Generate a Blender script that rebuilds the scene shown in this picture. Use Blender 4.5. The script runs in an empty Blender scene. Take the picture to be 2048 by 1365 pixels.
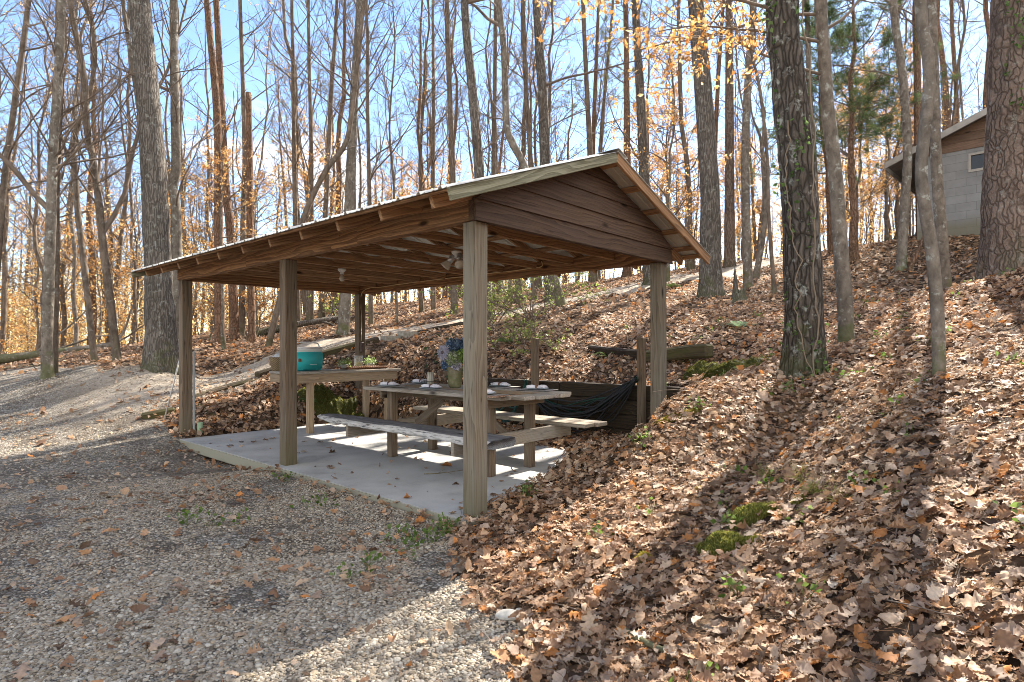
import bpy, bmesh, math, random
import numpy as np
from mathutils import Vector, Matrix, Euler, Quaternion
R = math.radians
rng = np.random.default_rng(11)
random.seed(5)
scene = bpy.context.scene
COL = scene.collection

# ---------------------------------------------------------------- camera geometry (metres; the slab top is z = 0)
F, CX, CY, HC = 1176.9, 1024.0, 693.7, 1.3187
TH = 0.7294
DU = np.array([-math.cos(TH), math.sin(TH)])      # along the long side of the shelter
DV = np.array([math.sin(TH), math.cos(TH)])       # along its gable side
A0 = np.array([-.2817, 4.5124])                   # foot of the front corner post
def P3(x, y, Y): return np.array([(x - CX) / F * Y, Y, HC - (y - CY) / F * Y])
def UV(X, Y):
    dx = X - A0[0]; dy = Y - A0[1]
    return dx * DU[0] + dy * DU[1], dx * DV[0] + dy * DV[1]
def XY(u, v):
    return A0[0] + u * DU[0] + v * DV[0], A0[1] + u * DU[1] + v * DV[1]
def at_z(x, y, z):
    Y = F * (HC - z) / (y - CY); return P3(x, y, Y)
def sst(a, b, x):
    t = np.clip((x - a) / (b - a), 0, 1); return t * t * (3 - 2 * t)

# ---------------------------------------------------------------- value noise
_perm = rng.permutation(4096)
def vnoise(p, seed=0):
    p = np.asarray(p, float); i = np.floor(p).astype(np.int64); f = p - i; f = f * f * (3 - 2 * f)
    d = p.shape[-1]; out = 0
    for c in range(2 ** d):
        b = [(c >> k) & 1 for k in range(d)]
        h = np.full(p.shape[:-1], seed, np.int64); w = 1.0
        for k in range(d):
            h = _perm[(h + i[..., k] + b[k]) & 4095]
            w = w * (f[..., k] if b[k] else 1 - f[..., k])
        out = out + w * (h / 2047.5 - 1)
    return out
def fbm(p, o=4, seed=0):
    s = 0; a = 1
    for k in range(o):
        s = s + a * vnoise(np.asarray(p) * 2 ** k, seed + 17 * k); a *= .5
    return s

# ---------------------------------------------------------------- objects
def link(o, parent=None):
    COL.objects.link(o)
    if parent is not None: o.parent = parent
    return o
def tag(o, label=None, cat=None, group=None, kind=None):
    if label: o['label'] = label
    if cat: o['category'] = cat
    if group: o['group'] = group
    if kind: o['kind'] = kind
    return o
def empty(name, loc, rz=0, label=None, cat=None, group=None):
    o = bpy.data.objects.new(name, None); o.empty_display_size = .1
    o.location = loc; o.rotation_euler = (0, 0, rz); link(o)
    return tag(o, label, cat, group)
def fast_mesh(name, V, faces, mats=(), parent=None, smooth=True, col=None, mi=None, attrs=None, loc=None):
    """faces: list of int arrays (n,k); one mesh object from numpy arrays."""
    V = np.asarray(V, np.float32)
    if not isinstance(faces, list): faces = [faces]
    faces = [np.asarray(f, np.int32) for f in faces if len(f)]
    me = bpy.data.meshes.new(name)
    me.vertices.add(len(V)); me.vertices.foreach_set('co', V.ravel())
    nl = sum(f.size for f in faces); nf = sum(len(f) for f in faces)
    me.loops.add(nl); me.polygons.add(nf)
    me.loops.foreach_set('vertex_index', np.concatenate([f.ravel() for f in faces]))
    tot = np.concatenate([np.full(len(f), f.shape[1], np.int32) for f in faces])
    st = np.concatenate([[0], np.cumsum(tot)[:-1]]).astype(np.int32)
    me.polygons.foreach_set('loop_start', st)
    try: me.polygons.foreach_set('loop_total', tot)
    except Exception: pass
    me.polygons.foreach_set('use_smooth', np.full(nf, smooth, bool))
    if mi is not None: me.polygons.foreach_set('material_index', np.asarray(mi, np.int32))
    me.update(calc_edges=True)
    if col is not None:
        a = me.color_attributes.new('col', 'FLOAT_COLOR', 'POINT')
        c = np.ones((len(V), 4), np.float32); c[:, :3] = col; a.data.foreach_set('color', c.ravel())
    for k, v in (attrs or {}).items():
        a = me.attributes.new(k, 'FLOAT', 'POINT'); a.data.foreach_set('value', np.asarray(v, np.float32))
    for m in (mats if isinstance(mats, (list, tuple)) else [mats]): me.materials.append(m)
    o = bpy.data.objects.new(name, me)
    if loc is not None: o.location = loc
    return link(o, parent)
def bm_obj(name, bm, mat, parent=None, smooth=False, loc=None, rot=None):
    me = bpy.data.meshes.new(name); bmesh.ops.recalc_face_normals(bm, faces=bm.faces[:]); bm.to_mesh(me); bm.free()
    if smooth:
        for p in me.polygons: p.use_smooth = True
    for m in (mat if isinstance(mat, (list, tuple)) else [mat]): me.materials.append(m)
    o = bpy.data.objects.new(name, me)
    if loc is not None: o.location = loc
    if rot is not None: o.rotation_euler = rot
    return link(o, parent)
def board(name, p0, p1, w, h, mat, parent=None, up=(0, 0, 1), bev=.004, wob=0.0, seg=1):
    """A plank from p0 to p1 (centre line), w across, h along 'up'; its own local X runs along the grain."""
    p0 = Vector(p0); p1 = Vector(p1); d = p1 - p0; L = d.length; x = d.normalized()
    up = Vector(up); y = up.cross(x).normalized(); z = x.cross(y)
    bm = bmesh.new(); bmesh.ops.create_cube(bm, size=1)
    bmesh.ops.scale(bm, vec=(L, w, h), verts=bm.verts[:])
    if seg > 1:
        es = [e for e in bm.edges if abs((e.verts[0].co - e.verts[1].co).x) > L * .9]
        bmesh.ops.subdivide_edges(bm, edges=es, cuts=seg - 1, use_grid_fill=True)
    if bev: bmesh.ops.bevel(bm, geom=[e for e in bm.edges if e.calc_face_angle(0) > .5], offset=bev, segments=1, affect='EDGES')
    if wob:
        sd = random.random() * 100
        for vv in bm.verts:
            q = np.array([vv.co.x * 1.6 + sd, sd]);
            vv.co.y += wob * float(vnoise(q)); vv.co.z += wob * float(vnoise(q + 31))
    o = bm_obj(name, bm, mat, parent)
    m = Matrix((x, y, z)).transposed().to_4x4(); m.translation = (p0 + p1) / 2
    o.matrix_local = m
    return o
def tubes(P, Rr, s=5, cap=False):
    """n polylines of k points with radii -> verts, quads."""
    P = np.asarray(P, float); Rr = np.asarray(Rr, float); n, k, _ = P.shape
    T = np.empty_like(P); T[:, 1:-1] = P[:, 2:] - P[:, :-2]; T[:, 0] = P[:, 1] - P[:, 0]; T[:, -1] = P[:, -1] - P[:, -2]
    T /= np.linalg.norm(T, axis=2, keepdims=True) + 1e-9
    m = T.mean(axis=1); ref = np.where(np.abs(m[:, 2:3]) > .8, [[1., 0, 0]], [[0, 0, 1.]])[:, None, :]
    N = np.cross(T, ref); N /= np.linalg.norm(N, axis=2, keepdims=True) + 1e-9
    B = np.cross(T, N)
    a = np.arange(s) * 2 * math.pi / s
    V = P[:, :, None, :] + Rr[:, :, None, None] * (np.cos(a)[None, None, :, None] * N[:, :, None, :] + np.sin(a)[None, None, :, None] * B[:, :, None, :])
    i = np.arange(n)[:, None, None] * k * s + np.arange(k - 1)[None, :, None] * s
    j = np.arange(s)[None, None, :]; j2 = (j + 1) % s
    Q = np.stack([i + j, i + j2, i + s + j2, i + s + j], -1).reshape(-1, 4)
    return V.reshape(-1, 3), Q
class Acc:
    """collects vertices and faces of one mesh"""
    def __init__(s): s.V = []; s.F = {}; s.n = 0; s.C = []; s.M = {}
    def add(s, V, Fs, col=None, mi=0):
        V = np.asarray(V, float)
        for f in (Fs if isinstance(Fs, list) else [Fs]):
            f = np.asarray(f)
            if len(f):
                s.F.setdefault(f.shape[1], []).append(f + s.n); s.M.setdefault(f.shape[1], []).append(np.full(len(f), mi))
        s.V.append(V); s.n += len(V)
        c = np.empty((len(V), 3)); c[:] = (.5, .5, .5) if col is None else col; s.C.append(c)
    def build(s, name, mats, parent=None, smooth=True, usecol=False, loc=None):
        if not s.V: return None
        ks = sorted(s.F)
        return fast_mesh(name, np.concatenate(s.V), [np.concatenate(s.F[k]) for k in ks], mats, parent, smooth,
                         np.concatenate(s.C) if usecol else None, np.concatenate([np.concatenate(s.M[k]) for k in ks]), loc=loc)
def tube_obj(name, pts, r, mat, parent=None, s=8, loc=None):
    pts = np.asarray(pts, float); k = len(pts); rr = np.full(k, r) if np.isscalar(r) else np.asarray(r)
    V, Q = tubes(pts[None], rr[None], s)
    caps = [np.arange(s)[::-1][None], (np.arange(s) + (k - 1) * s)[None]]
    return fast_mesh(name, V, [Q] + caps, mat, parent, True, loc=loc)
def smooth_path(pts, n):
    """Catmull-Rom through pts"""
    p = np.asarray(pts, float); p = np.vstack([2 * p[0] - p[1], p, 2 * p[-1] - p[-2]])
    t = np.linspace(0, len(p) - 3 - 1e-9, n); i = t.astype(int); f = (t - i)[:, None]
    a, b, c, d = p[i], p[i + 1], p[i + 2], p[i + 3]
    return .5 * (2 * b + (c - a) * f + (2 * a - 5 * b + 4 * c - d) * f ** 2 + (3 * b - a - 3 * c + d) * f ** 3)
def lathe(prof, n=24):
    """profile [(r,z)] -> bmesh"""
    bm = bmesh.new(); rings = []
    for r, z in prof:
        rings.append([bm.verts.new((max(r, 1e-4) * math.cos(2 * math.pi * i / n), max(r, 1e-4) * math.sin(2 * math.pi * i / n), z)) for i in range(n)])
    for a, b in zip(rings, rings[1:]):
        for i in range(n): bm.faces.new((a[i], a[(i + 1) % n], b[(i + 1) % n], b[i]))
    return bm

# ---------------------------------------------------------------- materials
def nd(nt, t, ins=None, **props):
    n = nt.nodes.new('ShaderNode' + t)
    for k, v in props.items(): setattr(n, k, v)
    for k, v in (ins or {}).items():
        s = n.inputs[k]
        if isinstance(v, bpy.types.NodeSocket): nt.links.new(v, s)
        else:
            if hasattr(s.default_value, '__len__') and len(s.default_value) == 4 and len(v) == 3: v = (*v, 1)
            s.default_value = v
    return n
def newmat(name):
    m = bpy.data.materials.new(name); m.use_nodes = True; nt = m.node_tree; nt.nodes.clear()
    out = nd(nt, 'OutputMaterial'); return m, nt, out
def ramp(nt, fac, stops, interp='LINEAR'):
    r = nd(nt, 'ValToRGB', {'Fac': fac}); e = r.color_ramp.elements; r.color_ramp.interpolation = interp
    while len(e) < len(stops): e.new(.5)
    for k, (p, c) in enumerate(stops):
        e[k].position = p; e[k].color = (*c, 1) if len(c) == 3 else c
    return r.outputs['Color']
def g3(v): return (v, v, v)
def simple(name, col, rough=.6, metal=0, noise=.12, nscale=8, bump=0, spec=.5, trans=0, alpha=1, ior=1.45):
    m, nt, out = newmat(name); tc = nd(nt, 'TexCoord').outputs['Object']
    n = nd(nt, 'TexNoise', {'Vector': tc, 'Scale': nscale, 'Detail': 5.0})
    c = nd(nt, 'MixRGB', {'Fac': ramp(nt, n.outputs['Fac'], [(.3, (0, 0, 0)), (.7, (1, 1, 1))]), 'Color1': tuple(x * (1 - noise) for x in col), 'Color2': tuple(min(1, x * (1 + noise)) for x in col)})
    b = nd(nt, 'BsdfPrincipled', {'Base Color': c.outputs[0], 'Roughness': rough, 'Metallic': metal, 'IOR': ior, 'Specular IOR Level': spec, 'Transmission Weight': trans, 'Alpha': alpha})
    if bump:
        bp = nd(nt, 'Bump', {'Height': n.outputs['Fac'], 'Strength': bump, 'Distance': .01}); nt.links.new(bp.outputs[0], b.inputs['Normal'])
    nt.links.new(b.outputs[0], out.inputs[0]); return m
def wood(name, light, dark, weather=None, wamt=.4, ring=26., rough=.8, knots=True, bump=.35, streak=.5, contrast=1., checks=.6, nails=False, foot=False):
    m, nt, out = newmat(name)
    tc = nd(nt, 'TexCoord').outputs['Object']; oi = nd(nt, 'ObjectInfo').outputs['Random']
    off = nd(nt, 'VectorMath', {0: (13.1, 2.3, 3.7), 'Scale': oi}, operation='SCALE').outputs[0]
    v = nd(nt, 'VectorMath', {0: tc, 1: off}, operation='ADD').outputs[0]
    lo = nd(nt, 'TexNoise', {'Vector': nd(nt, 'Mapping', {'Vector': v, 'Scale': (.9, 5, 5)}).outputs[0], 'Scale': 1., 'Detail': 2.})
    wob = nd(nt, 'VectorMath', {0: lo.outputs['Color'], 'Scale': .22}, operation='SCALE').outputs[0]
    rv = nd(nt, 'VectorMath', {0: nd(nt, 'Mapping', {'Vector': v, 'Scale': (.10, 1, 1)}).outputs[0], 1: wob}, operation='ADD').outputs[0]
    w = nd(nt, 'TexWave', {'Vector': rv, 'Scale': ring, 'Distortion': 1.2, 'Detail': 2., 'Detail Scale': 1.5}, wave_type='RINGS', rings_direction='X', wave_profile='SAW')
    fine = nd(nt, 'TexNoise', {'Vector': nd(nt, 'Mapping', {'Vector': v, 'Scale': (3, 130, 130)}).outputs[0], 'Scale': 1., 'Detail': 4.})
    g = nd(nt, 'Math', {0: w.outputs['Fac'], 1: fine.outputs['Fac']}, operation='MULTIPLY')
    g = nd(nt, 'Math', {0: g.outputs[0], 1: nd(nt, 'Math', {0: fine.outputs['Fac'], 1: streak}, operation='MULTIPLY').outputs[0]}, operation='ADD')
    c = nd(nt, 'MixRGB', {'Fac': ramp(nt, g.outputs[0], [(.22, (0, 0, 0)), (.22 + .55 / contrast, (1, 1, 1))]), 'Color1': light, 'Color2': dark}).outputs[0]
    if weather is not None:
        wn = nd(nt, 'TexNoise', {'Vector': nd(nt, 'Mapping', {'Vector': v, 'Scale': (1.2, 7, 7)}).outputs[0], 'Scale': 1., 'Detail': 6., 'Roughness': .65})
        c = nd(nt, 'MixRGB', {'Fac': ramp(nt, wn.outputs['Fac'], [(.42, (0, 0, 0)), (.66, g3(wamt))]), 'Color1': c, 'Color2': weather}).outputs[0]
    if knots:
        vo = nd(nt, 'TexVoronoi', {'Vector': nd(nt, 'Mapping', {'Vector': v, 'Scale': (1.5, 4.2, 4.2)}).outputs[0], 'Scale': 1.})
        k = ramp(nt, vo.outputs['Distance'], [(.05, (1, 1, 1)), (.13, (0, 0, 0))])
        c = nd(nt, 'MixRGB', {'Fac': k, 'Color1': c, 'Color2': tuple(x * .25 for x in dark)}).outputs[0]
    if checks:
        ckn = nd(nt, 'TexNoise', {'Vector': nd(nt, 'Mapping', {'Vector': v, 'Scale': (.7, 30, 30)}).outputs[0], 'Scale': 1., 'Detail': 1.5}).outputs['Fac']
        ck = ramp(nt, ckn, [(.455, (0, 0, 0)), (.47, g3(checks)), (.485, (0, 0, 0))])
        c = nd(nt, 'MixRGB', {'Fac': ck, 'Color1': c, 'Color2': tuple(x * .35 for x in dark)}).outputs[0]
    if nails:
        nv = nd(nt, 'TexVoronoi', {'Vector': nd(nt, 'Mapping', {'Vector': v, 'Scale': (4., 11, 11)}).outputs[0], 'Scale': 1.})
        c = nd(nt, 'MixRGB', {'Fac': ramp(nt, nv.outputs['Distance'], [(.045, g3(.8)), (.07, (0, 0, 0))]), 'Color1': c, 'Color2': (.02, .014, .01)}).outputs[0]
    if foot:
        fx = nd(nt, 'Math', {0: nd(nt, 'SeparateXYZ', {0: tc}).outputs['X'], 1: nd(nt, 'Math', {0: lo.outputs['Fac'], 1: .5}, operation='MULTIPLY').outputs[0]}, operation='SUBTRACT').outputs[0]
        c = nd(nt, 'MixRGB', {'Fac': nd(nt, 'MapRange', {'Value': fx, 'From Min': -.85, 'From Max': -1.4, 'To Max': .75}).outputs[0], 'Color1': c, 'Color2': (.115, .11, .06)}).outputs[0]
    hv = nd(nt, 'HueSaturation', {'Color': c, 'Value': nd(nt, 'MapRange', {'Value': oi, 'To Min': .85, 'To Max': 1.15}).outputs[0]})
    bp = nd(nt, 'Bump', {'Height': g.outputs[0], 'Strength': bump, 'Distance': .004})
    b = nd(nt, 'BsdfPrincipled', {'Base Color': hv.outputs[0], 'Roughness': rough, 'Specular IOR Level': .25, 'Normal': bp.outputs[0]})
    nt.links.new(b.outputs[0], out.inputs[0]); return m
def leafmat(name, tl=.4, rough=.6, gain=1.15, spec=.3):
    m, nt, out = newmat(name)
    c = nd(nt, 'Attribute', attribute_name='col').outputs['Color']
    n = nd(nt, 'TexNoise', {'Vector': nd(nt, 'TexCoord').outputs['Object'], 'Scale': 60., 'Detail': 3.})
    c = nd(nt, 'MixRGB', {'Fac': .35, 'Color1': c, 'Color2': ramp(nt, n.outputs['Fac'], [(.3, g3(.35)), (.7, g3(1.2))])}, blend_type='MULTIPLY').outputs[0]
    b = nd(nt, 'BsdfPrincipled', {'Base Color': c, 'Roughness': rough, 'Specular IOR Level': spec})
    t = nd(nt, 'BsdfTranslucent', {'Color': nd(nt, 'VectorMath', {0: c, 'Scale': gain}, operation='SCALE').outputs[0]})
    mx = nd(nt, 'MixShader', {0: tl, 1: b.outputs[0], 2: t.outputs[0]})
    nt.links.new(mx.outputs[0], out.inputs[0]); return m
def bark(name, light, dark, zs=.25, sc=14., kind='furrow', lichen=0., moss=0., bump=.8, fs=1.):
    m, nt, out = newmat(name)
    tc = nd(nt, 'TexCoord').outputs['Object']; oi = nd(nt, 'ObjectInfo').outputs['Random']
    off = nd(nt, 'VectorMath', {0: (13., 7., 5.), 'Scale': oi}, operation='SCALE').outputs[0]
    v = nd(nt, 'VectorMath', {0: tc, 1: off}, operation='ADD').outputs[0]
    wn = nd(nt, 'TexNoise', {'Vector': v, 'Scale': 5.}).outputs['Color']
    v2 = nd(nt, 'VectorMath', {0: nd(nt, 'Mapping', {'Vector': v, 'Scale': (1, 1, zs)}).outputs[0], 1: nd(nt, 'VectorMath', {0: wn, 'Scale': .06 if kind != 'plate' else .13}, operation='SCALE').outputs[0]}, operation='ADD').outputs[0]
    if kind == 'smooth':
        h = nd(nt, 'TexNoise', {'Vector': v2, 'Scale': sc, 'Detail': 6., 'Roughness': .65}).outputs['Fac']
        hh = ramp(nt, h, [(.3, (0, 0, 0)), (.68, (1, 1, 1))])
    else:
        vo = nd(nt, 'TexVoronoi', {'Vector': v2, 'Scale': sc}, feature='DISTANCE_TO_EDGE').outputs['Distance']
        fn = nd(nt, 'TexNoise', {'Vector': v2, 'Scale': sc * 3, 'Detail': 5.}).outputs['Fac']
        h = nd(nt, 'Math', {0: ramp(nt, vo, [(.0, (0, 0, 0)), (.22 if kind == 'furrow' else .16, (1, 1, 1))]), 1: ramp(nt, fn, [(.25, g3(.35)), (.75, (1, 1, 1))])}, operation='MULTIPLY').outputs[0]
        hh = h
    c = nd(nt, 'MixRGB', {'Fac': hh, 'Color1': dark, 'Color2': light}).outputs[0]
    big = nd(nt, 'TexNoise', {'Vector': v, 'Scale': 2.2 * fs, 'Detail': 4.}).outputs['Fac']
    c = nd(nt, 'MixRGB', {'Fac': .6, 'Color1': c, 'Color2': ramp(nt, big, [(.3, g3(.55)), (.7, g3(1.25))])}, blend_type='MULTIPLY').outputs[0]
    if lichen:
        ln = nd(nt, 'TexNoise', {'Vector': v, 'Scale': 9., 'Detail': 8., 'Roughness': .7}).outputs['Fac']
        c = nd(nt, 'MixRGB', {'Fac': ramp(nt, ln, [(.56, (0, 0, 0)), (.64, g3(lichen))]), 'Color1': c, 'Color2': (.42, .44, .40)}).outputs[0]
    if moss:
        z = nd(nt, 'SeparateXYZ', {0: tc}).outputs['Z']
        mn = nd(nt, 'TexNoise', {'Vector': v, 'Scale': 6., 'Detail': 6.}).outputs['Fac']
        q = nd(nt, 'Math', {0: mn, 1: nd(nt, 'MapRange', {'Value': z, 'From Min': 0., 'From Max': .9, 'To Min': .25, 'To Max': -.25}).outputs[0]}, operation='ADD').outputs[0]
        c = nd(nt, 'MixRGB', {'Fac': ramp(nt, q, [(.56, (0, 0, 0)), (.68, g3(moss))]), 'Color1': c, 'Color2': (.10, .12, .03)}).outputs[0]
    bp = nd(nt, 'Bump', {'Height': h, 'Strength': bump, 'Distance': .03})
    b = nd(nt, 'BsdfPrincipled', {'Base Color': c, 'Roughness': .9, 'Specular IOR Level': .15, 'Normal': bp.outputs[0]})
    nt.links.new(b.outputs[0], out.inputs[0]); return m
# ---------------------------------------------------------------- terrain
_cp = [(290,838,9.0),(400,800,9.6),(520,755,10.7),(640,715,11.5),(730,690,12.0),(830,668,12.9),(920,655,13.9),
 (95,757,11.),(234,722,12.),(325,735,11.5),(191,731,12.5),(0,845,8.9),(0,760,11.5),(150,800,10.),(60,722,15.),(250,715,14.),
 (415,703,14.5),(470,680,17.),(525,686,16.),(642,645,20.),(684,620,22.),(860,607,23.),(909,625,19.),(1037,611,21.),(1103,580,22.),(1187,566,24.),
 (1254,557,22.),(1291,552,22.),(1349,544,24.),(1145,605,14.8),(1250,585,16.),(1400,555,17.),(1420,595,13.5),(1459,533,20.),(1497,579,14.5),(1511,557,17.),(1550,590,13.),
 (1611,742,6.1),(1695,685,7.3),(1801,540,13.2),(1893,601,9.5),(1879,765,4.3),(2015,548,7.9),(1834,482,15.),(1970,467,14.),(1750,492,19.),(1690,500,19.),
 (1318,848,5.5),(1440,790,5.6),(1290,872,5.35),(1180,955,5.05),(1050,990,4.85),(980,1020,4.7),
 (1300,1000,4.2),(1300,1200,2.9),(1500,1040,3.5),(1500,1300,2.3),(1800,1340,1.9),(2040,1300,1.75),(2040,1000,2.4),(2040,800,3.3),(1750,830,4.),(1480,850,5.2),(1589,770,5.73),(1560,845,5.29),(1524,925,4.67),(1482,962,4.19),
 (1250,763,8.9),(1300,702,9.3),(1180,690,10.4),(1100,640,12.3),(870,722,10.9),(1000,738,10.),(830,742,11.),(640,790,10.4),(1430,752,7.6),(1540,735,6.8),(1600,560,14.),(1650,620,10.)]
_pts = [tuple(P3(*c)) for c in _cp]
for (u, v, z) in [(0,-.2,-.05),(3,-.2,-.05),(6,-.3,-.02),(5.9,-.6,-.03),(1,-1.5,-.08),(3,-1.5,-.09),(6,-1.5,-.08),(0,-2.2,-.08),(3,-3,-.1),(0,-3.2,-.1),(8,-3,-.05),(12,-3,.25),(3,-6,-.2),(-1,-6,-.1),(10,-8,-.4),
                  (5.9,1,.0),(5.9,2.4,.02),(8.6,1.5,.62),(9.8,1.5,.66),(8.6,4,1.35),(9.8,4,1.4),(8.3,6.5,1.8),(6.2,8.5,2.35)]:
    _pts.append((*XY(u, v), z))
_pts += [(-.1,1.5,-.08),(.3,2.4,-.04),(2.2,.5,.62),(4.5,2,1.45),(7,3.5,2.3),(3,-3,.7),(8,-3,2.2),(-5,-5,-.5),(-10,-3,-.6),
         (-16,14,-.1),(-25,25,-2.),(-20,40,-1.2),(-8,32,2.2),(3,34,3.9),(14,34,5.2),(24,26,6.8),(22,14,6.),(14,7,4.4),(-30,5,-2.5),(34,8,7.5),(20,-6,5),(-18,-18,-1.5),(5,-20,.5)]
_pts = np.array(_pts)
def _tps(r2): return np.where(r2 > 1e-9, .5 * r2 * np.log(r2 + 1e-12), 0)
_n = len(_pts); _K = _tps(((_pts[:, None, :2] - _pts[None, :, :2]) ** 2).sum(-1)) + np.eye(_n) * .06
_Pm = np.c_[np.ones(_n), _pts[:, :2]]
_sol = np.linalg.solve(np.block([[_K, _Pm], [_Pm.T, np.zeros((3, 3))]]), np.r_[_pts[:, 2], np.zeros(3)])
def _rbf(X, Y):
    sh = X.shape; q = np.c_[X.ravel(), Y.ravel()]; out = np.empty(len(q))
    for a in range(0, len(q), 20000):
        b = q[a:a + 20000]; r2 = ((b[:, None, :] - _pts[None, :, :2]) ** 2).sum(-1)
        out[a:a + 20000] = _tps(r2) @ _sol[:_n] + _sol[_n] + b @ _sol[_n + 1:]
    return out.reshape(sh)
_road = np.array([(8.55,-4.),(8.5,-1.),(8.55,3.),(8.2,6.),(6.9,8.6),(5.3,12.),(4.2,15.),(3.4,19.)])
def road_dist(u, v):
    d = np.full(u.shape, 1e9)
    for a, b in zip(_road, _road[1:]):
        e = b - a; t = np.clip(((u - a[0]) * e[0] + (v - a[1]) * e[1]) / (e @ e), 0, 1)
        d = np.minimum(d, np.hypot(u - a[0] - t * e[0], v - a[1] - t * e[1]))
    return d
def gravel_mask(X, Y):
    u, v = UV(X, Y); n = .18 * vnoise(np.stack([X * 1.3, Y * 1.3], -1), 3) + .07 * vnoise(np.stack([X * 5, Y * 5], -1), 4)
    xb = np.interp(Y, [-2, 0, 2.4, 3.2, 4.5, 6], [.6, .35, .02, -.22, -.6, -.6]) + n
    park = sst(.12, -.12, X - xb) * sst(.05, -.15, v + n * (u > 6)) * sst(14.5, 13.5, u)
    w = np.interp(v, [0, 4, 8, 12], [1.5, 1.35, 1.0, .9])
    rd = sst(.2, -.2, road_dist(u, v) - w + n)
    return np.maximum(park, rd)
WALLV = 3.86
def height(X, Y, detail=True):
    X = np.asarray(X, float); Y = np.asarray(Y, float)
    r = np.hypot(X, Y); s = np.minimum(1, 48 / np.maximum(r, 1e-6))
    z = _rbf(X * s, Y * s)
    z = np.where(r > 48, z * np.exp(-(r - 48) / 60) + (1 - np.exp(-(r - 48) / 60)) * (1.5 + 3 * vnoise(np.stack([X / 60, Y / 60], -1), 9)), z)
    u, v = UV(X, Y)
    if detail:
        nn = .035 * fbm(np.stack([X * 1.7, Y * 1.7], -1), 4, 21) * np.clip(r / 4, .35, 1.5)
        z = z + nn * (1 - .75 * gravel_mask(X, Y))
    # level cut in front of the retaining wall
    inw = sst(-.55, -.1, u) * sst(WALLV + .02, WALLV - .03, v) * sst(4.15, 3.8, u) * sst(1.4, 2.2, v)
    low = .03 + .09 * sst(2.95, 3.8, v) + .03 * vnoise(np.stack([X * 3, Y * 3], -1), 8)
    z = z * (1 - inw) + np.minimum(z, low) * inw
    # slab footprint and its edges
    sl = sst(.12, .3, u) * sst(5.93, 5.86, u) * sst(-.16, -.1, v) * sst(3.0, 2.94, v)
    z = z * (1 - sl) + np.minimum(z, -.06) * sl
    fr = sst(-.9, -.16, v) * sst(0, -.1, v) * sst(.1, .4, u) * sst(6, 5.8, u)
    return z * (1 - fr) + np.minimum(z, -.03) * fr
def hz(x, y): return float(height(np.array([x]), np.array([y]))[0])
def normal(X, Y, e=.06):
    zx = (height(X + e, Y) - height(X - e, Y)) / (2 * e); zy = (height(X, Y + e) - height(X, Y - e)) / (2 * e)
    n = np.stack([-zx, -zy, np.ones_like(zx)], -1); return n / np.linalg.norm(n, axis=-1, keepdims=True)

def mat_floor():
    m, nt, out = newmat('forest_floor')
    tc = nd(nt, 'TexCoord').outputs['Object']
    w = nd(nt, 'TexNoise', {'Vector': tc, 'Scale': 9., 'Detail': 3.}).outputs['Color']
    v = nd(nt, 'VectorMath', {0: tc, 1: nd(nt, 'VectorMath', {0: w, 'Scale': .12}, operation='SCALE').outputs[0]}, operation='ADD').outputs[0]
    vo = nd(nt, 'TexVoronoi', {'Vector': v, 'Scale': 13.})
    hs = nd(nt, 'SeparateColor', {0: vo.outputs['Color']}).outputs[0]
    c = ramp(nt, hs, [(0, (.03, .02, .014)), (.3, (.08, .052, .034)), (.55, (.15, .10, .066)), (.8, (.22, .13, .068)), (1, (.28, .22, .165))])
    n = nd(nt, 'TexNoise', {'Vector': tc, 'Scale': 30., 'Detail': 6.}).outputs['Fac']
    c = nd(nt, 'MixRGB', {'Fac': .7, 'Color1': c, 'Color2': ramp(nt, n, [(.3, g3(.3)), (.7, g3(1.2))])}, blend_type='MULTIPLY').outputs[0]
    bp = nd(nt, 'Bump', {'Height': nd(nt, 'Math', {0: vo.outputs['Distance'], 1: n}, operation='ADD').outputs[0], 'Strength': .8, 'Distance': .03})
    b = nd(nt, 'BsdfPrincipled', {'Base Color': c, 'Roughness': .9, 'Specular IOR Level': .1, 'Normal': bp.outputs[0]})
    nt.links.new(b.outputs[0], out.inputs[0]); return m
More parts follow.
